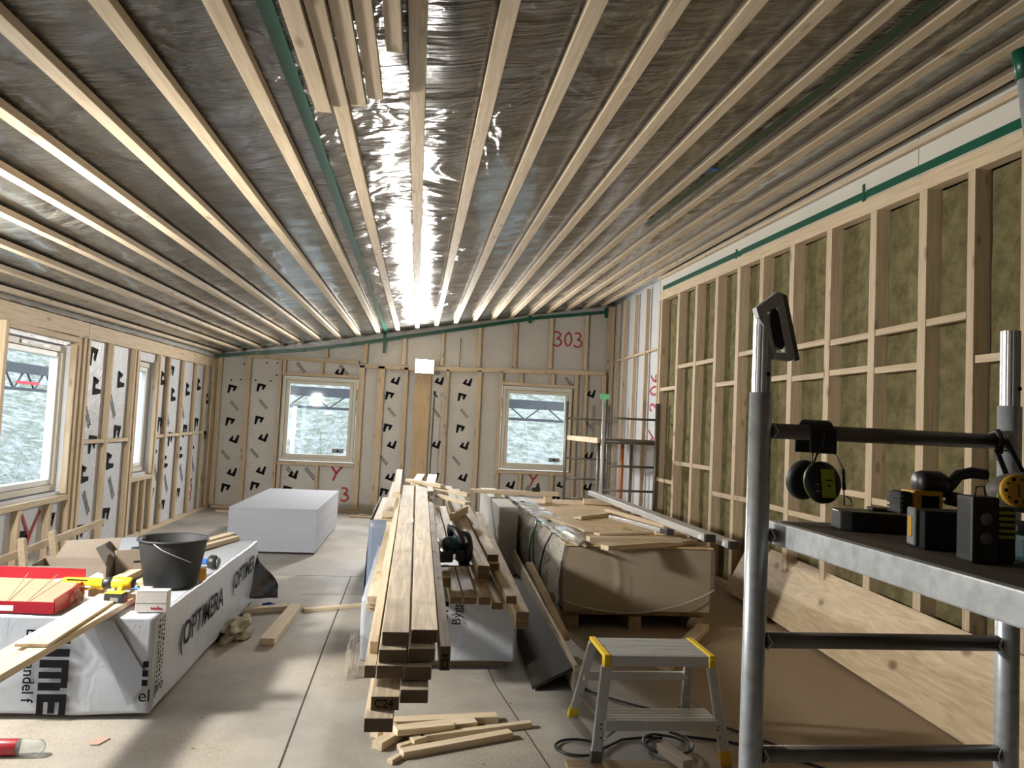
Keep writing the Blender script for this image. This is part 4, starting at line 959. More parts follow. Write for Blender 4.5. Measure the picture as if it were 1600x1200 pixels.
tim2(.632, 4.20, .482, .655, 7.6, .63, .073, .045, 'outermost right timber of the stack, lower of the pair')
# loose pieces on the far top of the stack
for k, (a, b, w, h, lab) in enumerate([((-.05, 7.25, .99), (.26, 6.75, .985), .05, .03, 'short board lying slantwise across the far top of the stack, left'), ((.20, 7.0, .955), (.48, 6.55, .935), .05, .03, 'dark-edged offcut slanting down the middle of the stack top'), ((.22, 6.7, .91), (.46, 6.3, .89), .07, .022, 'thin offcut under the slanting dark-edged one'),
    ((-.13, 6.4, .93), (-.14, 8.0, 1.02), .06, .045, 'pale timber rising highest at the far left of the stack'), ((.02, 6.98, .96), (.08, 7.9, .99), .08, .04, 'pale offcut at the far end behind the two columns'), ((-.2, 7.0, .70), (-.17, 8.6, .84), .10, .05, 'pale board end with a dark stamp at the far left of the stack'), ((.15, 7.4, .86), (.22, 8.8, .93), .1, .045, 'pale timber end between the columns and the right group, far end'), ((.32, 6.1, .80), (.46, 6.5, .82), .03, .06, 'small timber on edge under the slanting offcuts')]):
    plank('offcut', a, b, w, h, 'fresh' if k != 1 else 'timber', lab, 'offcut', 'loose pieces on the stack top')

# power saw on the timbers
def saw(loc, rz):
    r = empty('circular_saw', loc, rz, 'dark teal and black hand-held power saw standing on the timbers', 'power tool')
    MB().box(-.12, .12, -.075, .075, 0, .006, None, .002).build('base_plate', M['darkgrey'], r)
    m = MB(); m.lathe([(0, 0), (.085, .0), (.09, .006), (.09, .028), (.08, .034), (0, .034)], T(.075, .01, .088) @ RY(-90) @ T(0, 0, 0), 28); m.build('blade_guard', M['darkgrey'], r)
    m = MB(); m.lathe([(0, 0), (.072, 0), (.072, .002), (0, .002)], T(.078, .01, .07) @ RY(90), 28); m.build('blade', M['alu'], r)
    m = MB(); m.lathe([(0, 0), (.046, 0), (.05, .01), (.05, .07), (.04, .095), (0, .1)], T(.04, .01, .10) @ RY(-90), 22); m.build('motor_housing', M['teal'], r)
    m = MB(); m.tube([(.02, -.06, .11), (.0, -.09, .15), (-.02, -.05, .195), (-.02, .03, .20), (0, .085, .165), (.02, .09, .10)], .018, 12); m.build('handle', M['black'], r)
    m = MB(); m.box(-.10, -.03, -.07, .03, .02, .085, None, .01, 2); m.build('battery', M['black'], r)
    m = MB(); m.box(-.02, .03, -.085, -.06, .03, .09, None, .008); m.build('front_grip', M['black'], r)
    MB().tube([(-.11, -.07, .015), (-.11, -.07, .12), (-.09, .03, .13)], .004, 6).build('side_lever', M['alu'], r)
    return r
s_ = saw((.288, 4.98, .640), R(-6)); s_.rotation_euler = (R(2), 0, R(18)); s_.scale = (1.2, 1.2, 1.15)

# ------------------------------------------------ dark sheet and plank between pack and board pile
tag(MB().box(-.13, .13, 0, 3.0, -.009, .009, T(.87, 4.50, .075) @ RZ(-2.5) @ RY(-26)).build('film_faced_sheet', plain('dark_board_face', (0.035, 0.03, 0.025), .85, spec=.15)), 'dark sheet leaning in the gap right of the middle pack', 'sheet')
plank('leaning_board', (1.0, 4.47, .085), (1.09, 8.5, .20), .02, .16, 'timber', 'long thin board on edge between the lumber stack and the film-wrapped pile', up=(0, 0, 1))
plank('leaning_board', (1.12, 5.35, .07), (.98, 6.3, .42), .06, .03, 'timber', 'short plank leaning against the left side of the film-wrapped board pile')

# ------------------------------------------------ film-wrapped board pile
op = empty('wrapped_board_pile', (1.80, 7.7, 0), 0, 'large pile of wooden boards wrapped in clear film, right of the middle', 'pack')
def Po(o): o.location = -Vector(op.location); return o
OX0, OX1, OY0, OY1, OZ0, OZ1 = 1.20, 2.36, 5.87, 9.5, .15, .655
Po(MB().box(OX0, OX1, OY0, OY1, OZ0, OZ1 - .015).build('board_stack', M['osbedge'], op))
Po(MB().box(OX0 - .01, OX1 + .01, OY0 - .02, OY1, OZ1 - .0145, OZ1).build('cover_board', M['osb'], op))
for y in (6.0, 7.2, 8.4, 9.3): Po(MB().box(OX0 + .02, OX1 - .02, y - .05, y + .05, .10, .148).build('pallet_deck', M['oldwood'], op))
for x in (1.28, 1.78, 2.28): Po(MB().box(x - .05, x + .05, 5.92, 9.4, 0, .098).build('pallet_bearer', M['oldwood'], op))
# film: left side with diagonal tension folds
def film_side():
    b = bmesh.new(); n, m = 90, 22; rows = []
    for j in range(m + 1):
        q = j / m
        row = []
        for i in range(n + 1):
            y = 5.85 + (OY1 - 5.85) * i / n; z = OZ1 + .012 - q * (OZ1 - .10)
            d = (y * .62 + z * 1.0)
            x = OX0 - .018 - .030 * math.sin(math.pi * q) - .022 * noise.noise(Vector((d * 24, (y - z) * 1.2, 2))) - .03 * abs(noise.noise(Vector((y * 2.2, z * 2, 7)))) - .05 * max(0, q - .7) * (1 + noise.noise(Vector((y * 3, 0, 0))))
            row.append(b.verts.new((x, y, z)))
        rows.append(row)
    for j in range(m):
        for i in range(n): f = b.faces.new((rows[j][i], rows[j + 1][i], rows[j + 1][i + 1], rows[j][i + 1])); f.smooth = True
    mb = MB(); mb.add(b); return mb
Po(film_side().build('film_side', M['clearside'], op))
b = bmesh.new(); n, m = 60, 24; rows = []
for j in range(m + 1):
    q = j / m; row = []
    for i in range(n + 1):
        u = i / n; x = OX0 - .02 + (OX1 - OX0 + .05) * u
        zb = .235 - .10 * math.sin(math.pi * u) ** .8 + .10 * u * u
        z = OZ1 - .02 - q * (OZ1 - .02 - zb)
        y = OY0 - .012 - .014 * abs(noise.noise(Vector((x * 2.5, z * 3, 1)))) - .05 * q * q * math.sin(math.pi * u) - .035 * math.exp(-((u - .36 + .08 * (q - .5) ** 2 * 3) / .016) ** 2) - .006 * noise.noise(Vector((x * 9, z * 9, 0)))
        row.append(b.verts.new((x, y, z)))
    rows.append(row)
for j in range(m):
    for i in range(n): f = b.faces.new((rows[j][i], rows[j + 1][i], rows[j + 1][i + 1], rows[j][i + 1])); f.smooth = True
mb = MB(); mb.add(b); Po(mb.build('film_front', M['clearfront'], op))
# bright rolled film edge
mb = MB(); pts = []
for i in range(40):
    u = i / 39; pts.append((OX0 - .02 + (OX1 - OX0 + .05) * u, OY0 - .03 - .05 * math.sin(math.pi * u), .235 - .10 * math.sin(math.pi * u) ** .8 + .10 * u * u))
mb.tube(pts, .005, 6); Po(mb.build('film_edge', M['clearside'], op))
b = bmesh.new(); rows = []
for j in range(50):
    y = 5.85 + (OY1 - 5.85) * j / 49
    rows.append([b.verts.new((OX0 - .02 + w * .05 + .02 * noise.noise(Vector((y * 4, w, 3))), y, OZ1 + .006 + .010 * (noise.noise(Vector((y * 8, w * 1.5, 8))) + .5) + (.012 if w < 2 else 0))) for w in range(6)])
for j in range(49):
    for w in range(5): f = b.faces.new((rows[j][w], rows[j + 1][w], rows[j + 1][w + 1], rows[j][w + 1])); f.smooth = True
mb = MB(); mb.add(b); Po(mb.build('film_top_edge', M['clearside'], op))
for k, (y, y2) in enumerate(((6.35, 6.62), (7.18, 6.80), (7.12, 7.20), (8.9, 9.1))):
    Po(MB().tube([(OX0 + .10, y, OZ1 + .014), (OX0 - .03, y, OZ1 + .01), (OX0 - .07, y + (y2 - y) * .3, .54), (OX0 - .085, y + (y2 - y) * .7, .36), (OX0 - .06, y2, .14)], .008, 6).build('strap', M['blacktape'] if k in (1, 2) else M['black'], op))
# pieces on top of the board pile
zt = OZ1 + .002
plank('pale_offcut', (1.33, 5.72, zt + .060), (2.10, 5.86, zt + .050), .070, .036, 'fresh', 'pale board at the front edge of the film-wrapped pile, crossing above others')
plank('pale_offcut', (1.42, 5.56, zt + .022), (2.28, 6.02, zt + .022), .085, .036, 'fresh', 'pale board at the very front of the film-wrapped pile with its white end sticking out')
plank('pale_offcut', (1.52, 6.5, zt + .013), (1.30, 7.6, zt + .013), .09, .022, 'fresh', 'thin flat board lying lengthwise on the film-wrapped pile')
plank('pale_offcut', (1.62, 7.45, zt + .018), (2.13, 7.95, zt + .018), .09, .032, 'timber', 'thick short board in the middle of the film-wrapped pile top')
plank('pale_offcut', (2.02, 7.9, zt + .055), (2.28, 6.75, zt + .045), .04, .032, 'fresh', 'narrow bright lath slanting over the pile towards the metal rails')
plank('pale_offcut', (1.55, 6.35, zt + .012), (2.15, 6.60, zt + .012), .08, .020, 'fresh', 'low flat offcut behind the front boards of the film-wrapped pile')
lump('torn_film', (1.32, 6.3, zt), (.10, .5, .02), M['clearside'], 'torn clear film lying along the left of the pile top', 'film', 12, .6)
r = empty('level_profile', (1.93, 6.9, zt + .052), 0, 'short silver U-profile with dark end lying across the boards on the pile', 'profile')
MB().bar((-.06, .22, .02), (.07, -.92, .055), .055, .03, bev=.003).build('profile_body', M['alu'], r)
MB().bar((.0705, -.922, .055), (.085, -1.05, .058), .062, .045, bev=.004).build('end_cap', M['darkgrey'], r)
for k, (p0, p1, lab) in enumerate((((2.235, 9.55, zt + .092), (2.245, 5.64, zt + .105), 'long aluminium box rail on the pile, upper left of the two'), ((2.36, 9.3, zt + .07), (2.385, 5.52, zt + .075), 'long aluminium box rail on the pile, lower right one'))):
    r = empty('aluminium_rail', p0, 0, lab, 'rail', 'aluminium rails on the board pile')
    d = Vector(p1) - Vector(p0)
    MB().bar((0, 0, 0), tuple(d), .078, .055, bev=.003).build('rail_tube', M['alu'], r)
    MB().bar(tuple(d * 1.0005), tuple(d * 1.010), .080, .057, bev=.002).build('rail_end_cap', M['black'], r)
    m = MB(); e = d * .985; m.box(e.x - .0405, e.x - .0395, e.y - .01, e.y + .05, e.z - .02, e.z + .01); m.build('sticker', M['whiteplain'], r)
plank('rail_support', (2.02, 9.0, zt + .032), (2.42, 9.0, zt + .032), .06, .062, 'fresh', 'small timber block under the far end of the metal rails', 'block')
plank('rail_support', (2.10, 6.5, zt + .022), (2.40, 6.5, zt + .022), .05, .04, 'fresh', 'small timber block under the near end of the metal rails', 'block')
plank('pale_beam', (.68, 9.05, zt + .105), (1.72, 9.05, zt + .100), .09, .045, 'fresh', 'pale beam lying crosswise at the far end of the board pile', 'beam')
for x, lab in ((1.0, 'small upright block under the left part of the crosswise pale beam'), (1.60, 'small upright block under the right part of the crosswise pale beam')):
    plank('beam_block', (x, 8.98, zt + .04), (x, 9.12, zt + .04), .08, .074, 'fresh', lab, 'block')
def router(loc):
    r = empty('small_power_tool', loc, 0, 'small black power tool sitting on the crosswise pale beam below the right window', 'power tool')
    MB().box(-.05, .05, -.03, .03, 0, .05, None, .006).build('tool_base', M['black'], r)
    MB().lathe([(0, 0), (.02, 0), (.02, .04), (.012, .05), (0, .05)], T(.02, 0, .05)).build('tool_knob', M['black'], r)
    MB().prism([(-.12, .0), (-.06, 0), (-.06, .06), (-.10, .07), (-.13, .03)], .01, T(0, 0, .002) @ RX_(90)).build('tool_plate', M['greycard'], r)
router((1.45, 9.05, zt + .125))
# grey upright boards at the left flank of the pile
ub = empty('grey_board_pack', (1.02, 9.1, 0), 0, 'narrow grey upright pack of boards standing at the far left of the wrapped pile', 'pack')
o = MB().box(.905, 1.10, 7.95, 10.3, .0, .70, None, .004).build('board_body', M['gypcore'], ub); o.location = (-1.02, -9.1, 0)
o = MB().box(.902, .9045, 8.0, 8.02, .2, .5).build('edge_line', M['greycard'], ub); o.location = (-1.02, -9.1, 0)

# ------------------------------------------------ plywood sheet leaning at the right wall
mb = MB(); mb.box(0, .021, 0, 4.0, 0, .535)
mb = MB(); mb.box(-.27, .27, 0, 3.92, -.0105, .0105, None, .001)
ps = mb.build('plywood_sheet', M['ply']); tag(ps, 'long knotty plywood sheet leaning against the foot of the right wall studs', 'plywood')
ax = Vector((.235, 0, .47)).normalized(); yv = Vector((-.045, 1, 0)).normalized() * 1
yv = Vector((.05, 1, .012)).normalized(); ax = (ax - yv * ax.dot(yv)).normalized(); nz_ = ax.cross(yv)
mm = Matrix((ax, yv, nz_)).transposed().to_4x4(); mm.translation = Vector((3.005, 3.34, .240)); ps.matrix_world = mm
plank('oak_strip', (3.12, 1.5, .012), (3.05, 3.3, .012), .12, .02, 'timber', 'board lying on the floor right of the near scaffold post')

# ------------------------------------------------ near scaffold
sc = empty('scaffold_tower', (1.30, 2.0, 0), 0, 'galvanised scaffold frame with work platform at the right foreground', 'scaffold')
def Ps(o): o.location = -Vector(sc.location); return o
PL, PR, SY = .932, 1.678, 2.0
for x, nm in ((PL, 'left_post'), (PR, 'right_post')):
    Ps(MB().tube([(x, SY, 0), (x, SY, 1.655)], .0305, 20).build('post', M['galv'], sc))
    m = MB(); ring = []
    b = bmesh.new(); N_ = 48
    lo = [b.verts.new(((.0255 - .0018 * (k % 4 in (0,))) * math.cos(2 * math.pi * k / N_), (.0255 - .0018 * (k % 4 in (0,))) * math.sin(2 * math.pi * k / N_), 0)) for k in range(N_)]
    hi = [b.verts.new((v.co.x, v.co.y, .215)) for v in lo]
    for k in range(N_): b.faces.new((lo[k], lo[(k + 1) % N_], hi[(k + 1) % N_], hi[k]))
    b.faces.new(hi); m.add(b, T(x, SY, 1.656))
    sp_ = Ps(m.build('spigot', M['alu'], sc))
    MB().lathe([(0, 0), (.006, 0), (.006, .004), (0, .004)], T(x + .006, SY - .0262, 1.705) @ RX_(90), 10).build('spigot_pin', M['print'], sp_)
for k, z in enumerate((1.553, 1.27, .990, .690, .40, .12)):
    Ps(MB().tube([(PL + .029, SY, z), (PR - .029, SY, z)], .0215 if z != 1.27 else .018, 14).build('rung', M['dirtysteel'] if k < 5 else M['galv'], sc))
    for x, s in ((PL + .034, 1), (PR - .034, -1)): Ps(MB().tube([(x - .006 * s, SY - .02, z - .020), (x + .008 * s, SY - .022, z - .002), (x - .004 * s, SY - .02, z + .018)], .003, 6).build('weld', M['galv'], sc))
# second frame far behind the camera side
for x in (PL, PR): Ps(MB().tube([(x + .04, -.45, 0), (x + .04, -.45, 1.655)], .0305, 16).build('post', M['galv'], sc))
for z in (.99, 1.27, .4): Ps(MB().tube([(PL + .069, -.45, z), (PR + .011, -.45, z)], .02, 12).build('rung', M['dirtysteel'], sc))
pf = empty('work_platform', (1.30, .8, 1.24), 0, 'scaffold platform with galvanised side rails and dark deck hooked on the right foreground frame', 'platform')
def Pp(o): o.location = -Vector(pf.location); return o
DZ = 1.303
M['deck'] = wood('dark_deck_plywood', (0.13, 0.10, 0.075), (0.075, 0.058, 0.045), kn=0, var=0)
Pp(MB().box(1.012, 1.62, -.40, 2.035, DZ - .012, DZ, None, .001).build('deck', M['deck'], pf))
m = MB(); m.box(.985, 1.011, -.40, 2.06, DZ - .060, DZ + .002, None, .004, 2); Pp(m.build('side_rail', M['galv'], pf))
m = MB(); m.box(1.621, 1.647, -.40, 2.06, DZ - .060, DZ + .002, None, .004, 2); Pp(m.build('side_rail', M['galv'], pf))
m = MB(); m.box(1.0115, 1.62, 2.036, 2.06, DZ - .058, DZ + .001, None, .003); Pp(m.build('end_rail', M['galv'], pf))
m = MB()
for z in (DZ - .020, DZ - .042):
    for y in (2.03, 1.99): m.lathe([(0, 0), (.0045, 0), (.003, .003), (0, .0035)], T(.985, y, z) @ RY(-90), 10)
Pp(m.build('rivets', M['alu'], pf))
m = MB(); m.tube([(.984, 2.045, DZ - .028), (.966, 2.04, DZ - .028)], .010, 10); Pp(m.build('hook_bolt', M['galv'], pf))
strokes_o = strokes('marker_letter', [[(0, .045), (.0, .0), (.03, -.003), (.035, .0)], [(0, .045), (.035, .048)], [(0, .024), (.035, .026)]], T(.9842, 1.118, DZ - .052) @ Matrix(((0, 0, -1, 0), (-1, 0, 0, 0), (0, 1, 0, 0), (0, 0, 0, 1))), .0035, M['print'], pf)
Pp(strokes_o)

# hand stapler hooked on the left post
def stapler():
    r = empty('hand_stapler', (.935, 1.985, 1.872), 0, 'silver hand stapler hooked over the top of the left scaffold post', 'stapler')
    B = RY(24)   # body leans
    FX = Matrix(((1, 0, 0, 0), (0, 0, -1, 0), (0, 1, 0, 0), (0, 0, 0, 1)))
    a = MB(); a.prism([(-.038, .012), (.022, .060), (.037, .058), (.080, -.120), (.066, -.128), (.050, -.128), (.052, -.105), (.024, .018), (-.028, -.016)], .026, T(0, .013, 0) @ FX, .003); a.build('stapler_body', M['alu'], r)
    a = MB(); a.prism([(-.028, -.016), (-.006, -.008), (.004, -.022), (.026, -.108), (.052, -.105), (.050, -.128), (.022, -.125), (-.006, -.045)], .022, T(0, .011, 0) @ FX, .003); a.build('squeeze_lever', M['alu'], r)
    a = MB(); a.prism([(.037, .058), (.052, .052), (.094, -.122), (.080, -.128)], .02, T(0, .010, 0) @ FX, .002); a.build('base_strip', M['dirtysteel'], r)
    a = MB(); a.prism([(.004, .008), (.018, .014), (.026, .004), (.048, -.085), (.040, -.098), (.026, -.092), (.006, -.020)], .0275, T(0, .0138, 0) @ FX, .001); a.build('grip_insert', M['black'], r)
stapler()
# ear defenders hanging on the top rung
def earmuffs():
    r = empty('ear_defenders', (1.093, 1.965, 1.553), 0, 'black and lime ear defenders hanging from the top scaffold rung', 'ear defenders')
    a = MB(); b = bmesh.new(); rows = []
    for j in range(13):
        t_ = R(-100 + 200 * j / 12)
        rows.append([b.verts.new((x, .035 + .0 - .034 * math.cos(t_) * 0 + .036 * math.sin(t_) - .0, .036 * math.cos(t_) - .0 if abs(t_) < R(90) else -.006 - .035 * 0)) for x in (-.034, -.02, .0, .02, .034)])
    for j in range(12):
        for k in range(4): b.faces.new((rows[j][k], rows[j + 1][k], rows[j + 1][k + 1], rows[j][k + 1]))
    a.add(b)
    a.box(-.038, .038, -.010, -.004, -.055, .012, None, .002); a.box(-.038, .038, .074, .08, -.055, .012, None, .002)
    a.build('head_band', M['black'], r)
    cup = MB(); cup.lathe([(0, 0), (.040, .0), (.049, .008), (.050, .022), (.043, .032), (.02, .036), (0, .036)], T(-.012, -.012, -.135) @ RX_(78), 28, sx=1.0, sy=1.12)
    c = cup.build('ear_cup', M['black'], r)
    m = MB(); m.lathe([(.0505, .010), (.0512, .013), (.0505, .016)], T(-.012, -.012, -.135) @ RX_(78), 28, sx=1.0, sy=1.12); m.build('lime_rim', M['lime'], c)
    m = MB(); m.box(-.019, .019, -.036, .040, .0, .004, T(-.006, -.046, -.135) @ RX_(80) , .0018); m.build('lime_badge', M['lime'], c)
    m = MB(); m.box(-.035, -.026, -.010, -.008, 0, .0008, T(-.008, -.048, -.127) @ RX_(80)); m.box(-.035, -.026, -.028, -.026, 0, .0008, T(-.008, -.048, -.127) @ RX_(80)); m.build('level_marks', M['whiteplain'], c)
    m = MB(); m.box(-.008, .010, .010, .0125, 0, .0008, T(-.006, -.051, -.135) @ RX_(80)); m.box(-.003, .003, -.008, -.002, 0, .0008, T(-.006, -.0505, -.133) @ RX_(80)); m.build('badge_print', M['print'], c)
    cup = MB(); cup.lathe([(0, 0), (.040, .0), (.049, .008), (.050, .022), (.043, .030), (0, .034)], T(-.010, .060, -.135) @ RX_(-80), 28, sx=1.0, sy=1.12)
    cup.build('ear_cup', M['darkgrey'], r)
    for sgn in (-1, 1):
        MB().tube([(.030 * sgn, -.010, -.05), (.046 * sgn + .008, -.016, -.095), (.050 * sgn + .010, -.018, -.15)], .0018, 6).build('wire_arm', M['black'], r)
    MB().tube([(-.004, -.016, .006), (-.012, -.024, -.035), (-.030, -.026, -.06), (-.042, -.024, -.10)], .003, 6).build('cable', M['darkgrey'], r)
    MB().tube([(.052, -.02, -.10), (.056, -.02, -.19), (.078, -.02, -.192), (.075, -.02, -.175), (.060, -.02, -.165)], .0018, 6).build('microphone_wire', M['black'], r)
    MB().tube([(.052, -.018, -.095), (.055, -.018, -.15)], .0045, 8).build('boom_arm', M['black'], r)
    MB().tube([(-.036, -.016, -.10), (-.037, -.016, -.135)], .0045, 8).build('boom_arm', M['black'], r)
earmuffs()
# strap around the rung beside the right post
m = MB(); m.tube([(1.622, 1.968, 1.52), (1.625, 1.965, 1.56), (1.630, 1.985, 1.582), (1.635, 2.02, 1.575)], .008, 6)
m.bar((1.610, 1.97, 1.50), (1.623, 1.97, 1.565), .018, .003); m.bar((1.612, 1.968, 1.53), (1.615, 1.90, 1.40), .016, .003, up=(0, 1, 0)); m.bar((1.640, 1.968, 1.56), (1.672, 1.90, 1.41), .014, .003, up=(0, 1, 0))
tag(m.build('black_strap', M['black']), 'black strap looped round the rung beside the right scaffold post', 'strap')

# tools on the deck
def tray():
    r = empty('drill_bit_case', (1.235, 1.90, DZ + .001), R(-14), 'long black plastic tool case lying open at the far end of the platform', 'case')
    a = MB(); poly = [(-.125, -.05), (-.10, -.065), (.30, -.065), (.32, -.05), (.32, .05), (-.11, .05), (-.125, .03)]
    a.prism(poly, .05, None, .004); a.build('case_tray', M['black'], r)
    MB().box(-.03, .31, .0, .048, .051, .058, None, .002).build('case_lid', M['darkgrey'], r)
    a = MB()
    for x in (-.035, .06, .16): a.box(x, x + .003, -.067, -.0645, .006, .044)
    a.build('case_ribs', M['darkgrey'], r)
tray()
def driver(loc, rz):
    r = empty('cordless_drill', loc, rz, 'yellow and black cordless drill lying on the black case', 'power tool')
    MB().box(-.055, .02, -.03, .03, 0, .060, None, .007, 2).build('battery', M['orange'], r)
    MB().box(-.035, .008, -.0315, -.0305, .012, .048).build('battery_window', M['print'], r)
    a = MB(); a.box(-.085, -.056, -.028, .028, .002, .056, None, .005)
    for k in range(5): a.box(-.088, -.084, -.03, .03, .004 + k * .011, .009 + k * .011)
    a.build('battery_base', M['black'], r)
    a = MB(); a.lathe([(0, 0), (.026, 0), (.030, .01), (.030, .055), (.022, .07), (0, .07)], T(-.03, .0, .078) @ RY(90), 20); a.build('motor_housing', M['black'], r)
    a = MB(); a.tube([(.03, 0, .055), (.055, 0, .075), (.075, 0, .100), (.11, 0, .108), (.145, 0, .104)], .014, 12); a.build('handle', M['black'], r)
    a = MB(); a.bar((.05, 0, .055), (.062, 0, .085), .012, .014, bev=.003); a.build('trigger', M['lime'], r)
    a = MB(); a.bar((.04, 0, .045), (.17, 0, .022), .030, .034, bev=.008); a.build('nose', M['black'], r)
driver((1.26, 1.76, DZ + .052 + .008), R(-4))
def charger(loc, rz):
    r = empty('battery_charger', loc, rz, 'black cordless battery with orange contact window standing on the deck edge', 'battery')
    MB().box(0, .105, -.045, .045, 0, .085, None, .004).build('charger_body', M['black'], r)
    MB().box(-.010, -.0005, -.022, .022, .004, .088, None, .003).build('front_frame', M['greydisc'], r)
    MB().box(-.0115, -.0101, -.010, .010, .024, .068).build('orange_window', M['orange'], r)
charger((1.128, 1.62, DZ + .001), R(-14))
def battery_block(loc, rz):
    r = empty('battery_pack', loc, rz, 'black ribbed battery pack with two grey round feet, nearest tool on the deck', 'battery')
    MB().box(-.026, .030, -.015, .040, 0, .132, None, .006, 2).build('pack_body', M['darkgrey'], r)
    for z in (.050, .088):
        MB().lathe([(0, 0), (.0125, 0), (.0115, .002), (0, .0025)], T(.002, -.015, z) @ RX_(90), 22).build('round_foot', M['greydisc'], r)
    a = MB()
    for k in range(5): a.box(.034, .070, -.003, .0, .05 + k * .012, .056 + k * .012)
    a.build('cooling_ribs', M['lime'], r)
    MB().box(.034, .075, .0, .045, 0, .112, None, .006).build('rear_block', M['black'], r)
    MB().tube([(-.012, .0, .13), (-.010, .0, .150), (.006, 0, .152), (.010, .0, .13)], .0018, 6).build('wire_loop', M['black'], r)
battery_block((1.130, 1.42, DZ + .001), R(-6))
def respirator(loc):
    r = empty('respirator_mask', loc, 0, 'grey respirator with perforated yellow filter disc beside the right scaffold post', 'respirator')
    b = bmesh.new(); bmesh.ops.create_uvsphere(b, u_segments=28, v_segments=18, radius=1)
    for v in b.verts: v.co = Vector((v.co.x * .105, v.co.y * .06, v.co.z * .048 - .006 * v.co.x))
    for f in b.faces: f.smooth = True
    a = MB(); a.add(b, T(.07, 0, 0)); a.build('mask_shell', plain('grey_mask', (0.17, 0.165, 0.15), .55), r)
    D = T(-.004, -.045, .006) @ RZ(-18) @ RX_(78)
    a = MB(); a.lathe([(0, 0), (.036, 0), (.038, .003), (.038, .010), (.034, .013), (0, .013)], D, 32); d = a.build('filter_disc', M['orange'], r)
    a = MB(); rr = random.Random(4)
    for q in range(10):
        an = q * .63; rad = .027
        a.lathe([(0, 0), (.0042 if q % 2 else .0028, 0), (.0042 if q % 2 else .0028, .0005), (0, .0005)], D @ T(rad * math.cos(an), rad * math.sin(an), .0131), 12)
    for q in range(6):
        a.box(-.002, .002, -.014 + q * .005, -.011 + q * .005, .0131, .0136, D)
    a.build('filter_holes', M['print'], d)
    MB().tube([(-.036, -.03, .0), (-.040, -.03, -.02), (-.02, -.04, -.045)], .0025, 6).build('head_strap', M['lime'], r)
    MB().lathe([(0, 0), (.005, 0), (.005, .003), (0, .003)], T(.040, -.052, .004) @ RX_(90), 12).build('strap_button', M['whiteplain'], r)
respirator((1.378, 1.66, DZ + .128))
def radio(loc, rz):
    r = empty('teal_grinder', loc, rz, 'dark teal tool with ribbed body at the right edge of the picture', 'power tool')
    MB().box(-.03, .12, -.04, .04, 0, .055, None, .010, 2).build('tool_body', M['teal'], r)
    MB().box(-.04, .12, -.035, .04, .056, .080, None, .006).build('upper_body', M['black'], r)
    MB().tube([(-.0, -.042, .02), (-.0, -.050, .05), (.03, -.052, .060), (.06, -.048, .05)], .004, 8).build('bail_handle', M['alu'], r)
    MB().tube([(-.025, -.046, .01), (-.028, -.046, .04), (.0, -.046, .046), (.08, -.046, .046)], .0025, 6).build('trim_ring', M['greydisc'], r)
radio((1.270, 1.45, DZ + .001), R(0))

# ------------------------------------------------ steel prop top right
pr = empty('leaning_prop', (2.06, 2.4, 2.88), 0, 'grey steel tube leaning at the upper right corner, green tape at its top', 'pole')
MB().tube([(0, 0, -.02), (.42, .0, -2.88)], .030, 16).build('tube', M['galv'], pr)
MB().tube([(-.012, 0, .06), (.004, 0, -.045)], .034, 16).build('tape_wrap', M['blacktape'], pr)
# blue tape knob on the ceiling
tag(MB().box(-.05, .06, -.04, .04, -.012, .0, RZ(20), .005).build('blue_tape_patch', M['blue'], None, (1.86, 4.88, film_z(1.86, 4.88) - .024)), 'small blue taped bump on the ceiling film right of the middle', 'tape')

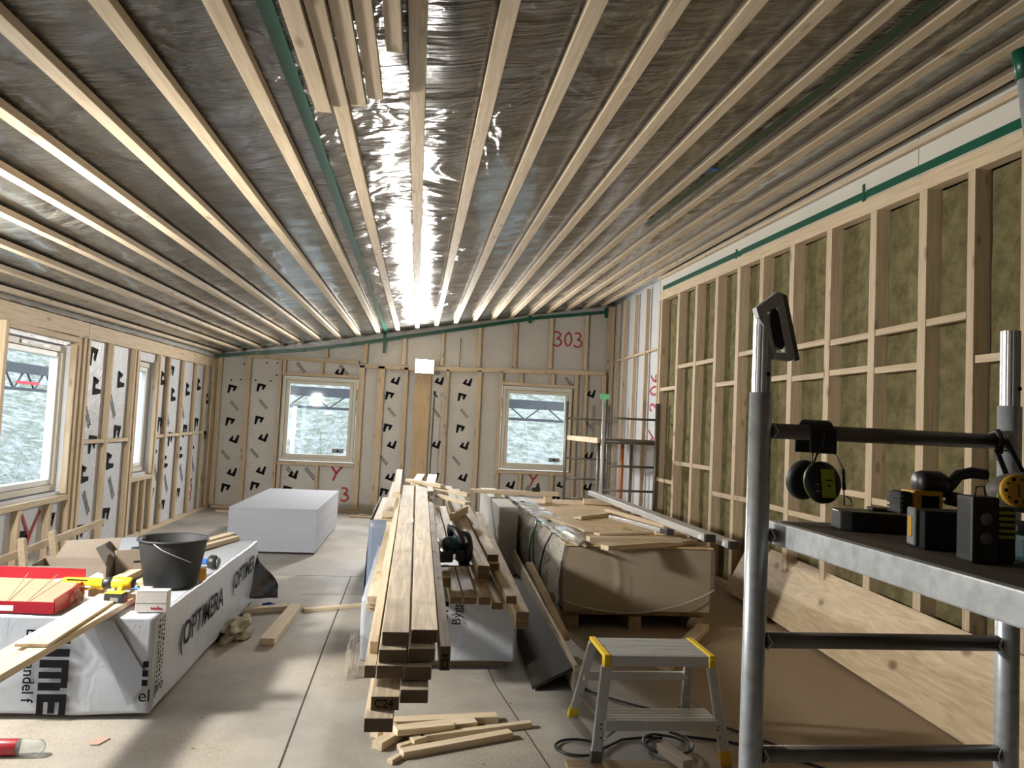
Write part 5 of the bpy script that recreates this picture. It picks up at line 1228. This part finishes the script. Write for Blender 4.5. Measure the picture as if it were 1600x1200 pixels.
# ------------------------------------------------ step stool
def stool():
    r = empty('step_stool', (1.20, 3.78, 0), 0, 'aluminium two-step stool with yellow corner caps standing on the floor', 'step stool')
    H = .495
    FL_, FR_ = (-.285, -.24), (.285, -.24)     # top corners front
    tl, tr = Vector((-.255, -.235, H)), Vector((.235, -.235, H)); bl, br = Vector((-.265, .045, H)), Vector((.245, .055, H))
    a = MB()
    for k in range(2):
        y0 = -.235 + k * .148; a.box(-.245, .228, y0, y0 + .142, H - .012, H, None, .003)
        for q in range(6): a.box(-.245, .228, y0 + .010 + q * .022, y0 + .014 + q * .022, H, H + .0015)
    a.box(-.245, .228, -.243, -.236, H - .050, H - .001, None, .002); a.build('top_tread', M['alu'], r)
    for x, s in ((-.262, -1), (.244, 1)):
        c = MB(); c.box(x - .016, x + .016, -.248, .065, H - .014, H + .004, None, .005, 2); c.box(x - .016, x + .016, -.250, -.205, H - .056, H - .012, None, .005, 2); c.build('corner_cap', M['yellow'], r)
    legs = [((-.262, -.232, H - .05), (-.305, -.262, .02)), ((.246, -.232, H - .05), (.318, -.262, .02)), ((-.262, .045, H - .02), (-.285, .335, .02)), ((.246, .055, H - .02), (.335, .345, .02))]
    for k, (p0, p1) in enumerate(legs):
        L_ = MB(); L_.bar(p1, p0, .050 if k < 2 else .046, .020, up=(0, 1, 0), bev=.003)
        d = (Vector(p0) - Vector(p1)).normalized()
        for q in (-.012, .012): L_.bar(tuple(Vector(p1) + Vector((q, -.0105, 0))), tuple(Vector(p0) + Vector((q, -.0105, 0))), .006, .003, up=(0, 1, 0))
        leg = L_.build('leg', M['alu'], r)
        F_ = MB(); F_.bar(tuple(Vector(p1) - d * .02), tuple(Vector(p1) + d * .05), .056, .028, up=(0, 1, 0), bev=.004); F_.build('foot_cap', [M['dirtysteel'], M['orange'], M['yellow'], M['darkgrey']][k], leg)
    s_ = MB(); s_.box(-.268, .275, -.262, -.10, .195, .205, None, .003); s_.box(-.268, .275, -.268, -.262, .160, .204, None, .002)
    for q in range(4): s_.box(-.262, .27, -.24 + q * .035, -.232 + q * .035, .205, .2065)
    s_.build('lower_tread', M['alu'], r)
    MB().bar((-.275, .17, .27), (.285, .18, .27), .02, .045, bev=.003).build('rear_brace', M['alu'], r)
    m = MB()
    for x in (-.275, .285):
        m.bar((x, -.24, .19), (x, .24, .15), .003, .012)
    m.bar((-.27, -.25, .17), (-.20, -.25, .205), .003, .02, up=(0, 1, 0)); m.bar((-.29, -.255, .10), (-.20, -.25, .165), .003, .02, up=(0, 1, 0)); m.build('side_stays', M['dirtysteel'], r)
    m = MB()
    for x, z in ((-.285, .17), (-.285, .19), (-.285, .13), (.272, .165), (.275, .18), (.285, .13)): m.lathe([(0, 0), (.004, 0), (.003, .002), (0, .002)], T(x, -.268, z) @ RX_(90), 8)
    m.build('rivets', M['print'], r)
    return r
stool()

# ------------------------------------------------ scaffold tower at the far right
ft = empty('small_scaffold_tower', (2.8, 10.9, 0), 0, 'narrow steel scaffold tower in the far right corner with green label on one post', 'scaffold')
def Pf(o): o.location = -Vector(ft.location); return o
N1, N2, F1, F2 = (2.45, 9.90), (3.17, 9.90), (2.37, 12.0), (3.05, 12.0)
for (x, y), zt_ in ((N1, 1.95), (N2, 1.93), (F1, 1.98), (F2, 1.95)):
    Pf(MB().tube([(x, y, 0), (x, y, zt_)], .024, 12).build('post', M['dirtysteel'] if (x, y) != N1 else M['galv'], ft))
for z in (1.71, 1.40, 1.08, .76, .45):
    Pf(MB().tube([(N1[0] + .02, N1[1], z), (N2[0] - .02, N2[1], z)], .016, 10).build('rung', M['dirtysteel'], ft))
    if z != 1.40: Pf(MB().tube([(F1[0] + .02, F1[1], z), (F2[0] - .02, F2[1], z)], .016, 10).build('rung', M['dirtysteel'], ft))
Pf(MB().box(N1[0] - .07, N1[0] + .06, 9.868, 9.872, 1.95, 2.02).build('green_label', M['label'], ft))
pl = empty('tower_platform', (2.76, 10.9, 1.42), 0, 'platform deck of the far scaffold tower with pale front edge', 'platform')
o = MB().box(2.40, 3.15, 9.93, 12.0, 1.419, 1.435, None, .002).build('deck', M['oldwood'], pl); o.location = -Vector(pl.location)
o = MB().box(2.38, 2.399, 9.93, 12.0, 1.37, 1.44).build('side_rail', M['fresh'], pl); o.location = -Vector(pl.location)
o = MB().box(2.45, 3.16, 9.92, 9.929, 1.37, 1.44).build('front_rail', M['dirtysteel'], pl); o.location = -Vector(pl.location)
for k, (x, y, mt, lab) in enumerate(((2.93, 10.7, 'rust', 'orange-brown steel prop standing behind the small scaffold rungs'), (3.05, 10.65, 'dirtysteel', 'dark steel tube standing right of the orange-brown prop'), (2.68, 11.1, 'dirtysteel', 'dark steel tube standing left of the orange-brown prop'))):
    tag(MB().tube([(x, y, 0), (x + .01, y, 1.36)], .022, 10).build('steel_prop', M[mt]), lab, 'pole', 'props at the far scaffold')

# ------------------------------------------------ work lamp on the back wall post
wl_ = empty('work_lamp', (.09, 12.76, 2.46), 0, 'glaring LED work lamp fixed high on the broad post of the back wall', 'lamp')
em = bpy.data.materials.new('led_panel'); em.use_nodes = True; nt = em.node_tree; nt.nodes.clear()
e_ = nt.nodes.new('ShaderNodeEmission'); e_.inputs[0].default_value = (1, .97, .92, 1); e_.inputs[1].default_value = 14; oo = nt.nodes.new('ShaderNodeOutputMaterial'); nt.links.new(e_.outputs[0], oo.inputs[0])
MB().box(-.155, .155, -.01, .06, -.115, .115, None, .008).build('lamp_housing', M['black'], wl_)
MB().box(-.150, .150, -.014, -.0105, -.11, .11).build('led_panel', em, wl_)
MB().tube([(0, .06, 0), (0, .235, -.02)], .012, 8).build('bracket', M['black'], wl_)
st = empty('lamp_stand', (.26, 12.72, 0), 0, 'thin black lamp stand with small clamp head right of the work lamp', 'stand')
MB().tube([(0, 0, .02), (.02, 0, 2.0)], .010, 8).build('pole', M['darkgrey'], st)
m = MB(); m.tube([(.02, 0, 2.0), (.02, 0, 2.06)], .022, 10); m.tube([(.02, 0, 2.02), (.07, -.01, 1.96)], .014, 8); m.build('clamp_head', M['black'], st)
for a_ in (90, 210, 330): MB().tube([(0, 0, .35), (.28 * math.cos(R(a_)) * .8, .2 * math.sin(R(a_)), .008)], .007, 6).build('leg', M['darkgrey'], st)
def added_floodlamp(loc, target, lab):  # unseen lamp body, added to go with the extra floodlight
    r = empty('added_flood_lamp', loc, 0, lab, 'lamp'); d = Vector(target) - Vector(loc); q = d.to_track_quat('-Z', 'Y').to_matrix().to_4x4()
    MB().box(-.19, .19, -.15, .15, .02, .08, q, .01).build('lamp_housing', M['yellow'], r)
    z0 = loc[2]; MB().tube([(0, 0, -.16), (0, 0, -z0)], .014, 8).build('pole', M['black'], r)
    for a_ in (90, 210, 330): MB().tube([(0, 0, -z0 + .4), (.4 * math.cos(R(a_)), .4 * math.sin(R(a_)), -z0 + .01)], .01, 6).build('leg', M['black'], r)
added_floodlamp((-2.85, 3.70, 2.05), (1.6, 6.6, 1.5), 'yellow flood lamp added on a stand by the left wall, outside the picture, to lift the light')

# ------------------------------------------------ things on the floor
plank('offcut', (-.905, 5.36, .0245), (-.865, 6.36, .0245), .098, .046, 'fresh', 'thick pale offcut lying lengthwise on the floor between the two packs', 'offcut')
plank('lath', (-.80, 6.30, .012), (-.36, 6.50, .012), .06, .022, 'fresh', 'thin lath on the floor running towards the lumber stack', 'lath')
plank('offcut', (-1.26, 6.20, .02), (-.93, 6.35, .02), .08, .038, 'timber', 'brown offcut on the floor at the far corner of the left pack', 'offcut')
plank('offcut', (1.68, 4.90, .026), (2.34, 5.93, .026), .095, .046, 'oldwood' if False else 'timber', 'thick offcut on the floor behind the step stool', 'offcut')
lump('sacking_heap', (-1.16, 5.62, .001), (.10, .24, .06), M['sacking'], 'brown strap and sacking heap on the floor beside the left pack', 'sacking', 6, .6)
tag(MB().tube([(-1.14, 6.45, .012), (-1.08, 6.42, .03), (-1.02, 6.40, .012)], .012, 8).build('blue_strap', M['blue']), 'short dark blue strap end on the floor by the black flap', 'strap')
fs = [((-.05, 3.99, .018), (.50, 4.06, .018), .07, .034, 'thin offcut at the back of the floor pile under the timber ends'), ((-.08, 3.86, .018), (.38, 3.98, .022), .08, .034, 'wide offcut in the middle of the floor pile'), ((-.02, 3.80, .052), (.26, 3.90, .04), .07, .03, 'offcut lying on top of the wide one in the floor pile'), ((.10, 3.80, .016), (.665, 3.975, .016), .038, .030, 'long thin lath in the floor pile reaching furthest right'),
      ((.015, 3.62, .018), (.545, 3.845, .018), .055, .034, 'nearest long offcut of the floor pile'), ((-.10, 3.70, .02), (-.0, 3.86, .02), .058, .038, 'short thick block at the left of the floor pile'), ((-.12, 3.84, .016), (-.03, 3.96, .016), .05, .03, 'small block behind the short thick block'), ((.0, 3.70, .014), (.055, 3.74, .014), .03, .024, 'tiny block between the thick block and the nearest offcut'), ((-.035, 3.55, .012), (.005, 3.61, .012), .03, .022, 'tiny block closest to the camera below the floor pile'), ((.06, 3.76, .016), (.12, 3.80, .016), .05, .03, 'small square block beside the nearest offcut')]
for a, b, w, h, lab in fs: plank('floor_offcut', a, b, w, h, 'fresh', lab, 'offcut', 'offcuts on the floor under the stack')
plank('dark_plank', (.76, 3.50, .010), (1.36, 3.47, .010), .10, .018, 'oldwood', 'dark brown plank at the bottom edge of the picture below the stool', 'plank')
plank('offcut', (1.30, 3.42, .045), (1.24, 3.62, .045), .055, .045, 'timber', 'pale offcut standing out from the dark plank below the stool', 'offcut')
# black extension cable
pts = []
for k in range(30): a_ = k / 29 * 2 * math.pi; pts.append((.86 + .115 * math.cos(a_ + .6), 3.70 + .10 * math.sin(a_ + .6), .008 + .001 * k / 3))
pts += [(.98, 3.69, .012), (1.10, 3.80, .008), (1.25, 3.83, .008)]
for k in range(34): a_ = k / 17 * 2 * math.pi; pts.append((1.30 + (.10 + .02 * (k > 17)) * math.cos(a_ + 1.5), 3.70 + (.11 + .02 * (k > 17)) * math.sin(a_ + 1.5), .010 + .0008 * k))
pts += [(1.42, 3.84, .008), (1.62, 3.78, .008), (1.85, 3.62, .008), (2.1, 3.3, .008)]
tag(MB().tube(pts, .0065, 8).build('extension_cable', M['black']), 'black cable coiled on the floor around the feet of the step stool', 'cable')
pts = [(1.02, 5.3, .008), (.98, 4.9, .008), (1.05, 4.55, .008), (1.20, 4.35, .008), (1.45, 4.15, .008), (1.72, 3.95, .008), (1.95, 3.6, .008)]
sm = [Vector(p) for p in pts]
for _ in range(2):
    q = [sm[0]]
    for a, b in zip(sm, sm[1:]): q += [a * .75 + b * .25, a * .25 + b * .75]
    q.append(sm[-1]); sm = q
tag(MB().tube(sm, .006, 8).build('thin_cable', M['black']), 'thin dark cable running on the floor behind the step stool', 'cable')
# bottle
r = empty('soda_bottle', (-1.80, 3.665, .036), 0, 'clear plastic bottle with red label lying on the floor at the left edge', 'bottle')
MB().lathe([(0, -.02), (.02, -.02), (.033, -.01), (.034, .13), (.030, .17), (.014, .205), (.0115, .215), (.0115, .225), (0, .225)][::-1] if False else [(0, 0), (.02, .0), (.033, .012), (.034, .20), (.030, .235), (.030, .25), (.018, .262), (0, .256)], RY(90), 24).build('bottle_body', M['bottle'], r)
MB().lathe([(.0348, .055), (.0350, .056), (.0350, .155), (.0348, .156)], RY(90), 24).build('red_label', M['red'], r)
tag(MB().prism([(-.05, 0), (-.035, -.03), (.0, -.035), (.035, .03), (.025, .045), (-.02, .045)], .005, RZ(10), .001).build('card_offcut', plain('pinkish_card', (0.45, 0.30, 0.24), .7), None, (-1.355, 3.80, .0008)), 'small pinkish cardboard piece on the floor in front of the left pack', 'cardboard')
# rubble wood by the back wall
rr = random.Random(9)
for k in range(9):
    x = -3.0 + k * .30 if k < 5 else -.95 + (k - 5) * .12; y = 12.45 + rr.uniform(-.15, .2); a_ = rr.uniform(-.4, .4)
    plank('floor_lath', (x, y, .016 + .0), (x + .45 * math.cos(a_), y + .45 * math.sin(a_), .016), .05, .03, 'fresh', 'short pale lath on the floor by the back wall, %s from the left' % ORD(k), 'lath', 'laths along the back wall')
# low wooden frame leaning at the left wall
wf = empty('wooden_trestle', (-3.0, 6.9, 0), 0, 'rough low wooden trestle of nailed battens under the large left window', 'trestle')
for a, b, w, h in (((-.15, -.6, .30), (.02, 1.1, .42), .03, .06),):
    MB().bar(a, b, w, h).build('rail', M['stud'], wf)
for a, b in (((-.02, -.25, .0), (-.06, -.30, .46)), ((.04, .18, .0), (-.02, .12, .46)), ((-.12, .6, .0), (-.06, .6, .40))):
    MB().bar(a, b, .05, .045, up=(0, 1, 0)).build('leg', M['stud'], wf)

# ------------------------------------------------ outside
def terrain(name, fn, x0, x1, y0, y1, n, mat, kind='structure'):
    b = bmesh.new(); rows = []
    for j in range(n + 1):
        rows.append([b.verts.new((x0 + (x1 - x0) * i / n, y0 + (y1 - y0) * j / n, fn(x0 + (x1 - x0) * i / n, y0 + (y1 - y0) * j / n))) for i in range(n + 1)])
    for j in range(n):
        for i in range(n): f = b.faces.new((rows[j][i], rows[j][i + 1], rows[j + 1][i + 1], rows[j + 1][i])); f.smooth = True
    mb = MB(); mb.add(b); o = mb.build(name, mat); tag(o, kind=kind); return o
def slope_mat():
    m, nt, N, L, p = newmat('frosty_slope')
    tc = N.new('ShaderNodeTexCoord'); nz = N.new('ShaderNodeTexNoise'); nz.inputs['Scale'].default_value = 3.2; nz.inputs['Detail'].default_value = 14; nz.inputs['Roughness'].default_value = .85; nz.inputs['Distortion'].default_value = .2
    L.new(tc.outputs['Object'], nz.inputs[0]); cr = N.new('ShaderNodeValToRGB'); e = cr.color_ramp.elements
    e[0].position = .40; e[0].color = (0.035, 0.038, 0.035, 1); e[1].position = .60; e[1].color = (0.24, 0.24, 0.265, 1); x = e.new(.48); x.color = (0.075, 0.09, 0.05, 1)
    L.new(nz.outputs['Fac'], cr.inputs[0]); L.new(cr.outputs[0], p.inputs['Base Color']); p.inputs['Roughness'].default_value = .9; return m
M['slope'] = slope_mat()
terrain('ground_outside', lambda x, y: -.45 + max(0, (math.hypot(min(0, x + 6), max(0, y - 16)) * .30)) + .35 * noise.noise(Vector((x * .25, y * .25, 0))), -32, 24, -14, 46, 70, M['slope']).location = (0, 0, 0)
# twiggy bushes outside
M['twig'] = plain('frosted_twigs', (0.34, 0.34, 0.35), .8); M['bush'] = plain('mossy_twigs', (0.12, 0.18, 0.05), .9)
def bushes(name, gx, gy, n, seed, lab, mat, h=(1.2, 2.6), spread=(3, 1.0)):
    rr = random.Random(seed); mb = MB()
    for k in range(n):
        x = gx + rr.uniform(-spread[0], spread[0]); y = gy + rr.uniform(-spread[1], spread[1]); p = Vector((x, y, -.3)); d = Vector((rr.uniform(-.8, .8), rr.uniform(-.3, .3), 1)).normalized(); pts = [p]
        L_ = rr.uniform(*h) / 7
        for q in range(7):
            d = (d + Vector((rr.uniform(-.35, .35), rr.uniform(-.2, .2), rr.uniform(-.25, .12)))).normalized(); p = p + d * L_; pts.append(p)
        mb.tube(pts, .010, 4, False, .003)
    o = mb.build(name, M[mat]); tag(o, lab, 'bush', kind='stuff'); return o
bushes('twiggy_bush', -2.2, 18.5, 110, 1, 'tangle of pale frosty twigs outside the left back window', 'twig', spread=(2.2, 1.2))
bushes('twiggy_bush', 3.1, 18.5, 90, 2, 'tangle of pale frosty twigs outside the right back window', 'twig', spread=(2.0, 1.2))
bushes('mossy_bush', -1.4, 20.5, 90, 3, 'greenish bush outside the left back window', 'bush', (.8, 1.8), (1.2, .8))
bushes('twiggy_bush', -7.6, 15.0, 130, 4, 'tangle of twigs and grass outside the large left window', 'twig', (.8, 1.8), (.5, 5))
bushes('mossy_bush', -10.4, 16.5, 130, 5, 'greenish bush outside the large left window', 'bush', (.8, 1.7), (1.5, 5))
def truss(name, p0, p1, h, lab, band=None):
    r = empty(name, p0, 0, lab, 'scaffolding'); d = Vector(p1) - Vector(p0); L_ = d.length
    MB().bar((0, 0, 0), tuple(d), .06, .20).build('top_beam', M['darkgrey'], r)
    MB().bar((0, 0, -h), (d.x, d.y, d.z - h), .06, .06).build('bottom_chord', M['darkgrey'], r)
    m = MB(); n = int(L_ / .42)
    for k in range(n):
        a = d * (k / n); b = d * ((k + 1) / n)
        m.bar((a.x, a.y, a.z - (0 if k % 2 else h)), (b.x, b.y, b.z - (h if k % 2 else 0)), .03, .03)
    m.build('lattice', M['darkgrey'], r)
    return r
truss('lattice_girder', (-3.6, 17, 2.10), (5.4, 17, 2.02), .34, 'dark lattice girder of a scaffold seen outside the back windows')
truss('lattice_girder', (-8.0, 8, 2.25), (-8.0, 24, 2.25), .42, 'dark scaffold girder seen outside the large left window')
tag(MB().box(-7.94, -7.92, 16.4, 17.3, 1.93, 1.99).build('red_band', M['redpaint']), 'red band on the girder outside the large left window', 'sign')
tag(MB().tube([(-2.56, 16.6, -.4), (-2.54, 16.6, 1.75)], .045, 10).build('steel_post', M['blue'] if False else M['galv']), 'steel post outside the left back window', 'pole')
